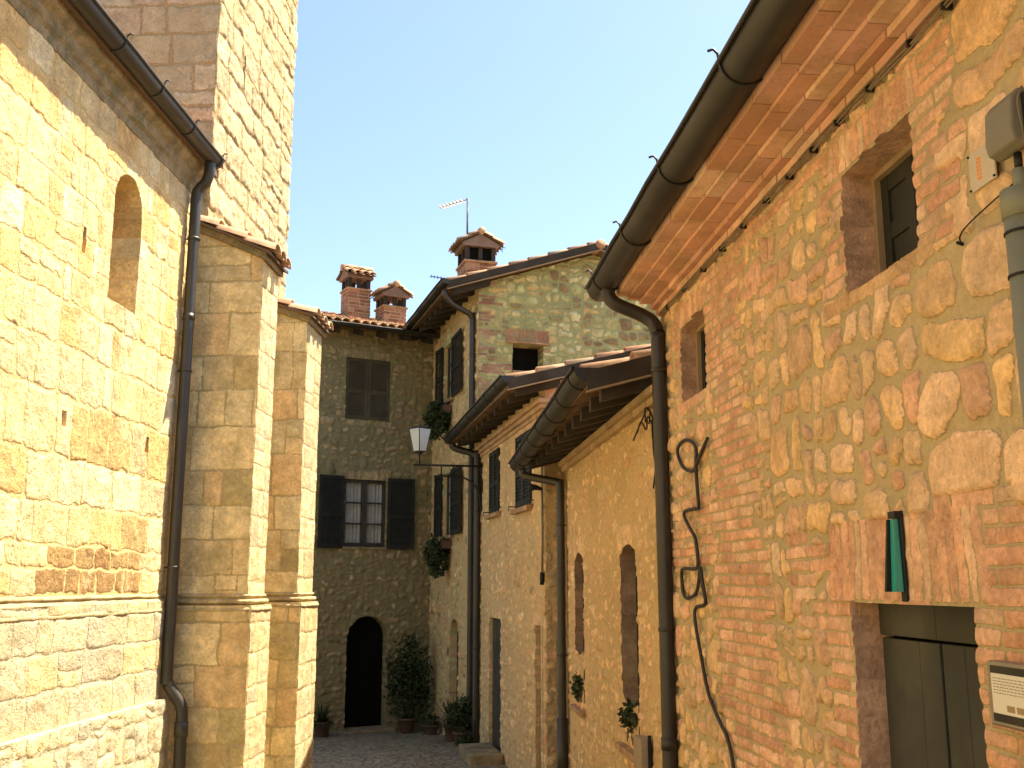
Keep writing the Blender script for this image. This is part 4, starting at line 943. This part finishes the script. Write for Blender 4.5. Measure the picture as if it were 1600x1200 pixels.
# ================================================================== CORNER HOUSE WITH GABLE
rnd = random.Random(7)
hD = thing('gabled_corner_house', 'tall stone gabled house with tiled roof and broad chimney behind the narrow house', 'house', FD.p(2, -1, 0))
oD = [('rect', 1.78, 2.55, 5.72, 6.84), ('rect', 1.72, 2.50, 3.12, 4.30), ('arch', 1.2, 1.85, -.7, 1.60)]
cl = []
for o_ in oD[:2]:
    a, b_, c, d = o_[1:5]; cl += soldier(rnd, a - .1, b_ + .1, d - .02, d + .16, PAL_GB[:2], .065, .3)
cl += guillotine(rnd, -.1, 3.8, -.8, 7.6, .30, .20, PAL_GB + PAL_ST, gap=.014, wild=1.3)
a1 = sheet(FD, 0, 3.66, -.75, 7.46, .024, cl, oD, skirt=.3, relief=.02, wamp=.04, seed=81, ero=.06, rough=.012, round_=.02)
wall('wall', [a1], M['street'], hD)
oG = ('rect', .62, 1.20, 5.55, 6.40)
def zg(U): return np.where(U < 2.2, 7.44 + .344 * U, 7.44 + .344 * (4.4 - U))
cl = []
for k in range(9):
    z = 4.9 + k * .31; cl += bricks(rnd, [(0, .36 if k % 2 else .22, z, z + .18)], -.05, .6, z, z + .2, [(.34, .19, .12), (.40, .24, .15)], prob=.95)
cl += soldier(rnd, .5, 1.30, 6.41, 6.68, [(.34, .17, .10), (.38, .2, .12)], .075, .2) + bricks(rnd, [(.5, .62, 5.6, 6.33), (1.2, 1.32, 5.9, 6.33)], .3, 1.6, 5.6, 6.33, [(.34, .19, .12)], prob=.5)
cl += guillotine(rnd, -.1, 4.6, 3.5, 8.3, .36, .26, PAL_GB, gap=.012, wild=1.3, minf=.4)
a2 = sheet(FDG, 0, 4.4, 3.6, 8.3, .02, cl, [oG], skirt=.3, relief=.02, wamp=.04, seed=82, ero=.05, rough=.014, round_=.022, ztop=zg)
wall('gable_wall', [a2], M['gable'], hD)
mb = MB(); mb.box(FDG, .62, 1.20, -.32, -.30, 5.5, 6.4); o = mb.build('window', M['black'], hD)
mb = MB(); mb.box(FDG, .62, 1.20, -.2, .05, 5.86, 5.91); mb.build('brick_ledge', M['sillstone'], o)
mb = MB(); mb.box(FDG, .50, 1.32, .0, .06, 6.405, 6.44); mb.build('lintel_ledge', M['sillstone'], o)
PD = R(19)
roof(FD, -.32, 4.3, .62, 7.34, PD, 2.82, hD, seed=10)
FDr = Fr(tuple(FD.p(0, -4.4, 0)[:2]), tuple(FD.d[:2]), side=1)
rD2 = roof(FDr, -.32, 4.3, .62, 7.34, PD, 2.82, hD, seed=11)
mb = MB()   # ridge tiles
zr = 7.34 + 2.82 * math.tan(PD) + .03
for k in range(12):
    u = -.36 + k * .38; mb.tube([FD.p(u, -2.2, zr - .05), FD.p(u + .42, -2.2, zr - .07)], .11, 10, pick(rnd, TILE_PAL, .15), rs=[.095, .08])
mb.build('ridge_tiles', M['tile'], hD)
verge(FD, -.32, .62, 7.34, PD, 2.82, hD, -1, .13); verge(FDr, -.32, .62, 7.34, PD, 2.82, hD, -1, .13)
rafters(FD, [-.2 + .45 * k for k in range(9)], .60, 7.34, PD, -.1, hD, gap=.088)
gutter(FD, -.36, 3.55, .67, 7.37, .075, hD, 'gutter', -.02, [0.1 + .8 * k for k in range(4)], hook=False)
pipe([FD.p(-.1, .64, 7.26), FD.p(-.08, .60, 7.12), FD.p(.0, .45, 7.02), FD.p(.12, .16, 6.93), FD.p(.15, .09, 6.86), FD.p(.16, .07, 6.7), FD.p(.16, .07, 4), FD.p(.16, .07, 1), FD.p(.16, .07, -.4)], .05, hD, 'pipe', [(FD.p(.16, .07, z), FD.p(.16, -.02, z)) for z in (6.2, 5.2)])
for (k_, a, b_, c, d) in oD[:2]:
    mb = MB(); w_ = -.12; m_ = (a + b_) / 2
    mb.box(FD, a, a + .06, w_, w_ + .06, c, d); mb.box(FD, b_ - .06, b_, w_, w_ + .06, c, d); mb.box(FD, m_ - .04, m_ + .04, w_ + .002, w_ + .062, c, d)
    for z in (c, c + (d - c) * .33, c + (d - c) * .66, d - .05): mb.box(FD, a + .06, b_ - .06, w_, w_ + .05, z, z + .045)
    o = mb.build('window', M['wood'], hD)
    mb = MB(); mb.box(FD, a, b_, w_ - .01, w_ + .02, c, d); mb.build('pane', M['curtain'], o)
    leaf_shutter(FD, a - .82, a - .01, .03, c - .02, d + .02, o, angle=R(2), hinge=a - .01, rails=(.45,)); leaf_shutter(FD, b_ + .01, b_ + .44, .03, c - .02, d + .02, o, angle=R(4), hinge=b_ + .01, rails=(.45,))
    mb = MB(); mb.box(FD, a - .08, b_ + .08, -.2, .07, c - .07, c - .005); mb.build('window_sill', M['sillstone'], hD)
mb = MB(); mb.box(FD, 1.15, 1.9, -.18, -.13, -.7, 1.65); mb.build('door', M['wood'], hD)
# ================================================================== HOUSE ACROSS THE END
rnd = random.Random(8)
hE = thing('shaded_end_house', 'shaded grey brown stone house closing the end of the street, with an arched black doorway', 'house', FE.p(1.5, 0, 0))
oE = [('rect', .98, 1.86, 2.93, 4.24), ('rect', .95, 1.90, 5.43, 6.68), ('arch', .88, 1.72, -.8, 1.61)]
cl = []
for o_ in oE[:2]:
    a, b_, c, d = o_[1:5]; cl += soldier(rnd, a - .1, b_ + .1, d - .02, d + .17, PAL_SH[:3], .065, .3) + soldier(rnd, a - .05, b_ + .05, c - .13, c - .02, PAL_SH[:3], .065)
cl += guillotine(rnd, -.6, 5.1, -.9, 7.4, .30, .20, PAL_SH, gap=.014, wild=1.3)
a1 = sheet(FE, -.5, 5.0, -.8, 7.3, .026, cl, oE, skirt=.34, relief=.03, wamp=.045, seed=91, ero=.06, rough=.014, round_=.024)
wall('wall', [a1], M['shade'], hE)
PE = R(17)
rE = roof(FE, -1.2, 5.0, .50, 7.24, PE, 3.4, hE, seed=12, tilel=.36)
rafters(FE, [-.3 + .5 * k for k in range(11)], .48, 7.24, PE, -.1, hE, gap=.088)
gutter(FE, -.15, 5.0, .54, 7.215, .065, hE, 'gutter', .0, [.5 + .8 * k for k in range(5)], hook=False)
a, b_, c, d = oE[0][1:5]; m_ = (a + b_) / 2; w_ = -.10
mb = MB(); mb.box(FE, a, a + .055, w_, w_ + .06, c, d); mb.box(FE, b_ - .055, b_, w_, w_ + .06, c, d); mb.box(FE, m_ - .05, m_ + .05, w_ + .002, w_ + .07, c, d)
for z, h in ((c, .08), (c + .43, .032), (c + .84, .032), (d - .06, .06)): mb.box(FE, a + .055, b_ - .055, w_ + .001, w_ + .055, z, z + h)
o = mb.build('window', M['wood'], hE, bevel=.004)
mb = MB(); n_ = 60; vs = []
for k in range(n_ + 1):
    u = a + .03 + (b_ - a - .06) * k / n_
    for z in (c + .04, d - .03): vs.append(FE.p(u, w_ - .05 + .012 * math.sin(k * 1.15) + .006 * math.sin(k * .6), z))
mb.add(vs, [(2 * k, 2 * k + 2, 2 * k + 3, 2 * k + 1) for k in range(n_)], smooth=True); mb.build('curtain', M['curtain'], o)
leaf_shutter(FE, a - .58, a - .02, .02, c - .04, d + .05, o, angle=R(4), hinge=a - .02, rails=(.45,)); leaf_shutter(FE, b_ + .02, b_ + .55, .02, c - .04, d + .05, o, angle=R(10), hinge=b_ + .02, rails=(.45,))
mb = MB(); mb.box(FE, a - .05, b_ + .05, -.2, .05, c - .05, c - .004); mb.build('window_sill', M['trim_dark'], hE)
a, b_, c, d = oE[1][1:5]; m_ = (a + b_) / 2
mb = MB(); mb.box(FE, a, b_, -.2, -.15, c, d); o = mb.build('window', M['black'], hE)
leaf_shutter(FE, a + .005, m_ - .003, -.04, c, d, o, rails=(.45,), mat='oldwood'); leaf_shutter(FE, m_ + .003, b_ - .005, -.04, c, d, o, rails=(.45,), mat='oldwood')
mb = MB(); n_ = 6; a, b_ = .86, 1.74
for k in range(n_): mb.box(FE, a + (b_ - a) * k / n_ + .003, a + (b_ - a) * (k + 1) / n_ - .003, -.30, -.26 + rnd.uniform(-.002, .002), -.7, 1.65)
mb.build('door', M['black'], hE)
mb = MB(); rough_block(mb, FE, .78, 1.82, -.3, .30, -.75, -.47, rnd); mb.build('door_step', M['trim_dark'], hE, bevel=.015)
# chimneys -----------------------------------------------------------
def chimney(parent, fr, uc, wc, z0, zs, wd, dp, oh, ridge, seed, dark=False, capover=.075, pitch=R(30)):
    """brick stack, collar, open vents between little piers, tiled gable cap"""
    rn = random.Random(seed); a, b_, c, d = uc - wd / 2, uc + wd / 2, wc - dp / 2, wc + dp / 2; sh = []
    for (o2, dv, ln, sd2) in (((a, d), (1, 0), wd, 1), ((a, c), (1, 0), wd, -1), ((a, c), (0, 1), dp, 1), ((b_, c), (0, 1), dp, -1)):
        f = fr.sub(o2[0], o2[1], dv, side=1); cen = fr.p(uc, wc, 0); mid = f.p(ln / 2, 0, 0)
        if np.dot(f.n, mid - cen) < 0: f.n = -f.n
        cl = bricks(rn, [(-.1, ln + .1, z0, zs)], -.1, ln + .1, z0, zs, PAL_CB, bh=.075, bl=.25, own=False, gap=.007)
        sh.append(sheet(f, 0, ln, z0, zs, .016, cl, (), skirt=.05, relief=.008, wamp=.004, seed=seed, rough=.003, round_=.006))
    ch = wall('chimney', sh, M['brick'], parent)
    mb = MB(); mb.box(fr, a - .035, b_ + .035, c - .035, d + .035, zs, zs + .045); mb.build('collar', M['sillstone'], ch, bevel=.008)
    mb = MB(); z1 = zs + .045; z2 = z1 + oh; p = .075
    for u in (a, b_ - p):
        for w_ in (c, d - p): mb.box(fr, u, u + p, w_, w_ + p, z1, z2)
    for w_ in (c + .01, d - p): mb.box(fr, uc - p / 2, uc + p / 2, w_, w_ + p - .01, z1, z2)
    for u in (a + .01, b_ - p): mb.box(fr, u, u + p - .01, wc - p / 2, wc + p / 2, z1, z2)
    mb.build('vent_piers', M['brick_plain'], ch)
    if dark: mb = MB(); mb.box(fr, a + .06, b_ - .06, c + .06, d - .06, z1, z2); mb.build('dark_core', M['black'], ch)  # solid black box fills the vents so they look dark
    mb = MB(); mb.box(fr, a - .05, b_ + .05, c - .05, d + .05, z2, z2 + .05)
    e = capover; zc = z2 + .05
    if ridge == 'w':   # ridge runs along w; gable faces the street
        half = (b_ - a) / 2 + e; rise = half * math.tan(pitch)
        vs = [fr.p(u, w_, z) for w_ in (c - .04, d + .04) for (u, z) in ((uc - half, zc), (uc + half, zc), (uc, zc + rise))]
    else:
        half = (d - c) / 2 + e; rise = half * math.tan(pitch)
        vs = [fr.p(u, w_, z) for u in (a - .04, b_ + .04) for (w_, z) in ((wc - half, zc), (wc + half, zc), (wc, zc + rise))]
    mb.add(vs, [(0, 1, 2), (5, 4, 3), (0, 3, 4, 1), (1, 4, 5, 2), (2, 5, 3, 0)]); mb.build('cap', M['capstone'], ch)
    if ridge == 'w':
        for s_ in (1, -1):
            f = fr.sub(uc, c - .09, (0, 1), side=1); 
            if np.dot(f.n, fr.d) * s_ < 0: f.n = -f.n
            roof(f, 0, dp + .18, half + .04, zc + .02, pitch, half + .04, ch, seed=seed + s_, thick=.02, name='cap_tiles', tilew=.16, tilel=.26)
        P0, P1 = fr.p(uc, c - .1, zc + rise + .05), fr.p(uc, d + .1, zc + rise + .05)
    else:
        for s_ in (1, -1):
            f = fr.sub(a - .09, wc, (1, 0), side=1)
            if np.dot(f.n, fr.n) * s_ < 0: f.n = -f.n
            roof(f, 0, wd + .18, half + .04, zc + .02, pitch, half + .04, ch, seed=seed + s_, thick=.02, name='cap_tiles', tilew=.16, tilel=.26)
        P0, P1 = fr.p(a - .1, wc, zc + rise + .05), fr.p(b_ + .1, wc, zc + rise + .05)
    mb = MB(); mb.tube([P0, (P0 + P1) / 2], .07, 10, pick(rn, TILE_PAL), rs=[.085, .07]); mb.tube([(P0 + P1) / 2, P1], .07, 10, pick(rn, TILE_PAL), rs=[.085, .07]); mb.build('ridge_tile', M['tile'], ch)
M['brick_plain'] = simple_mat('dark pier brick', (.045, .03, .02), .9, 0, .4, 18, .4)  # vent piers, a much darker tone than the stack
def uw(fr, x, y):
    v = np.array((x, y, 0)) - fr.o; return float(v @ fr.d), float(v @ fr.n)
FN = Fr((0, 0), (1, .12), side=1)
u_, w_ = uw(FE, -3.40, 21.5); chimney(hE, FE, u_, w_, 7.5, 8.44, .50, .44, .22, 'u', 101)
u_, w_ = uw(FE, -2.63, 21.5); chimney(hE, FE, u_, w_, 7.5, 8.04, .50, .50, .20, 'w', 111)
FDn = FDG
u_, w_ = uw(FDn, -.68, 18.75); chimney(hD, FDn, u_, w_, 7.4, 8.14, .58, .62, .27, 'w', 121, dark=True, capover=.09, pitch=R(28))
#@@BUILDINGS_END
# ------------------------------------------------------------------ aerials
def yagi(t, p0, p1, n, l0, l1, mat, el=(0, 0, 1), r=.008):
    p0, p1 = np.array(p0, float), np.array(p1, float); mb = MB(); mb.tube([p0, p1], r * 1.3, 6); mb.build('boom', M[mat], t)
    for k in range(n):
        q = p0 + (p1 - p0) * (k + .3) / n; l_ = l0 + (l1 - l0) * k / n; e = np.array(el, float) * l_ / 2
        mb = MB(); mb.tube([q - e, q + e], r, 6); mb.build('element', M[mat], t)
t = thing('television_aerial', 'white flat television aerial on a tall thin mast above the broad chimney', 'aerial', (-.87, 19, 8.1))
mb = MB(); mb.tube([(-.87, 19, 8.0), (-.87, 19, 9.64)], .018, 8); mb.build('mast', M['iron'], t)
mb = MB(); mb.tube([(-.87, 19, 9.62), (-1.40, 18.9, 9.40)], .012, 6); mb.build('boom', M['iron'], t)
for k in range(7):
    q = np.array((-.98 - .065 * k, 18.98 - .015 * k, 9.575 - .028 * k)); e = np.array((.04, .17, .04))
    mb = MB(); mb.tube([q - e, q - e * .1, q + e * .1, q + e], .016, 6); mb.build('element', M['white'], t)
t = thing('yagi_aerial', 'low horizontal television aerial with many short rods left of the broad chimney', 'aerial', (-1.3, 19, 8.0))
yagi(t, (-1.58, 19.0, 8.05), (-.9, 19.1, 7.97), 11, .07, .09, 'iron', (.15, 0, 1), .007)
t = thing('small_aerial', 'small dark aerial with upright rods right of the broad chimney', 'aerial', (-.3, 19, 8.7))
yagi(t, (-.55, 19.4, 8.86), (-.13, 19.3, 8.72), 5, .16, .24, 'iron', (.05, .1, 1), .006)
mb = MB(); mb.tube([(-.55, 19.4, 8.0), (-.55, 19.4, 8.9)], .014, 8); mb.build('mast', M['iron'], t)
# ------------------------------------------------------------------ street lantern
t = thing('street_lantern', 'black iron street lantern with milky panes on a curved wall bracket', 'street lamp', FC.p(4.5, .0, 4.1))
U = 4.5
mb = MB(); mb.tube([FC.p(U, -.02, 4.14), FC.p(U, 1.16, 4.14)], .018, 8)
mb.tube(smooth_path([FC.p(U, .03, 3.45), FC.p(U, .06, 3.66), FC.p(U, .16, 3.84), FC.p(U, .32, 3.94), FC.p(U, .52, 3.965), FC.p(U, .82, 3.96)], 5), .015, 8)
for w_ in (.50, .70): mb.tube([FC.p(U, w_, 3.96), FC.p(U, w_, 4.14)], .012, 6)
mb.box(FC, U - .03, U + .03, -.01, .03, 3.4, 4.2); mb.build('bracket', M['iron'], t)
wl_ = 1.06
def ring(z, h): return [FC.p(U + a * h, wl_ + b2 * h, z) for (a, b2) in ((-.26, -1.39), (1.39, -.26), (.26, 1.39), (-1.39, .26))]
mb = MB(); lo, hi = ring(4.36, .072), ring(4.74, .125)
for i in range(4):
    mb.tube([lo[i], hi[i]], .008, 6); mb.tube([lo[i], lo[(i + 1) % 4]], .009, 6); mb.tube([hi[i], hi[(i + 1) % 4]], .009, 6)
mb.tube([FC.p(U, wl_, 4.14), FC.p(U, wl_, 4.30), FC.p(U, wl_, 4.35)], .02, 8, rs=[.012, .012, .05]); mb.build('lantern_frame', M['iron'], t)
mb = MB(); a4, b4, c4 = ring(4.745, .135), ring(4.775, .075), ring(4.79, .03)
mb.add(a4 + b4 + c4, [(0, 3, 2, 1)] + [(i, (i + 1) % 4, 4 + (i + 1) % 4, 4 + i) for i in range(4)] + [(4 + i, 4 + (i + 1) % 4, 8 + (i + 1) % 4, 8 + i) for i in range(4)] + [(8, 9, 10, 11)])
mb.tube([FC.p(U, wl_, 4.79), FC.p(U, wl_, 4.82)], .012, 8); mb.build('lantern_cap', M['iron'], t)
for i in range(4):
    j = (i + 1) % 4; q = [lo[i], lo[j], hi[j], hi[i]]; cen = sum(q) / 4; q = [cen + (x - cen) * .97 for x in q]; nn = np.cross(q[1] - q[0], q[3] - q[0]); nn /= np.linalg.norm(nn)
    mb = MB(); mb.hexa([q[0], q[1], q[0] + nn * .004, q[1] + nn * .004, q[3], q[2], q[3] + nn * .004, q[2] + nn * .004]); mb.build('pane', M['milk'], t)
# ------------------------------------------------------------------ plants
def planter_plant(name, lab, fr, u, w_, z, rad, n, seed, grp):
    t = thing(name, lab, 'plant', fr.p(u, w_, z), grp)
    mb = MB(); mb.box(fr, u - .28, u + .28, .03, .20, z, z + .15); mb.build('window_box', M['clay'], t, bevel=.01)
    mb = MB()
    for s_ in (-.2, .2): mb.tube([fr.p(u + s_, -.05, z - .02), fr.p(u + s_, .22, z - .015), fr.p(u + s_, .22, z + .05)], .008, 6)
    mb.build('bracket', M['iron'], t)
    mb = MB(); foliage(mb, fr.p(u, w_, z - .02), rad, n, .075, seed, GREEN, .6); foliage(mb, fr.p(u - .05, w_ + .02, z - .28), (rad[0] * .75, rad[1] * .8, rad[2] * .8), n // 2, .07, seed + 1, GREEN, .8)
    mb.build('foliage', M['leaf'], t)
planter_plant('window_box_plant', 'dark trailing plant in the upper window box of the gabled house', FD, 2.1, .22, 5.42, (.24, .34, .28), 1500, 5, 'trailing plants in window boxes')
planter_plant('window_box_plant', 'dark trailing plant in the lower window box of the gabled house', FD, 2.0, .22, 2.86, (.22, .32, .26), 1300, 9, 'trailing plants in window boxes')
def ground(x, y): return float(gz(x, y)) + 0.0
def potted(name, lab, x, y, r, h, crad, cz, n, leaf, seed, grp=None, pal=GREEN, stems=6):
    z = ground(x, y) - .01; t = thing(name, lab, 'plant', (x, y, z), grp); pot(t, (x, y, z), r, h)
    rn = random.Random(seed); mb = MB()
    for _ in range(stems):
        a = rn.uniform(0, 6.28); mb.tube([(x, y, z + h * .85), (x + math.cos(a) * crad[0] * .25, y + math.sin(a) * crad[1] * .25, z + cz * .6), (x + math.cos(a) * crad[0] * .6, y + math.sin(a) * crad[1] * .6, z + cz + crad[2] * .3)], .008, 5)
    mb.build('stem', M['wood'], t)
    mb = MB(); foliage(mb, (x, y, z + cz), crad, n, leaf, seed, pal); mb.build('foliage', M['leaf'], t)
def spiky(name, lab, x, y, r, h, ln, n, seed, grp=None):
    z = ground(x, y) - .01; t = thing(name, lab, 'plant', (x, y, z), grp); pot(t, (x, y, z), r, h); rn = random.Random(seed)
    mb = MB()
    for _ in range(n):
        a = rn.uniform(0, 6.28); el = rn.uniform(.1, 1.35); l_ = ln * rn.uniform(.7, 1.1); wv = .014
        d = np.array((math.cos(a), math.sin(a), 0)); s_ = np.array((-d[1], d[0], 0)); b0 = np.array((x, y, z + h * .9)); L0, L1 = [], []
        for k in range(5):
            q = k / 4; p = b0 + d * l_ * q * math.cos(el) + np.array((0, 0, l_ * (q * math.sin(el) - .35 * q * q * math.cos(el)))); ww = wv * (1 - q) + .002
            L0.append(p - s_ * ww); L1.append(p + s_ * ww)
        mb.add(L0 + L1, [(k, k + 1, 6 + k, 5 + k) for k in range(4)], pick(rn, GREEN, .3))
    mb.build('foliage', M['leaf'], t)
spiky('potted_yucca', 'spiky potted plant left of the arched black doorway', -3.42, 19.3, .15, .26, .42, 150, 3)
potted('climbing_shrub', 'dark leafy shrub in a pot climbing the wall right of the arched black doorway', -1.98, 20.15, .17, .26, (.44, .22, .74), .95, 2300, .080, 4, stems=16)
spiky('potted_palm', 'spiky dark potted plant at the foot of the gabled house', -1.02, 18.35, .15, .28, .60, 190, 6)
potted('potted_bush', 'bushy dark potted plant beside the downpipe of the narrow house', -.80, 17.35, .15, .25, (.22, .22, .26), .50, 1100, .07, 8)
potted('small_pot_plant', 'small low potted plant on the cobbles in front of the stone step', -.72, 16.35, .10, .14, (.12, .12, .10), .22, 380, .05, 12)
potted('round_pot_plant', 'low pot with sparse leaves standing under the climbing shrub', -1.5, 19.75, .16, .17, (.16, .16, .10), .25, 260, .05, 14)
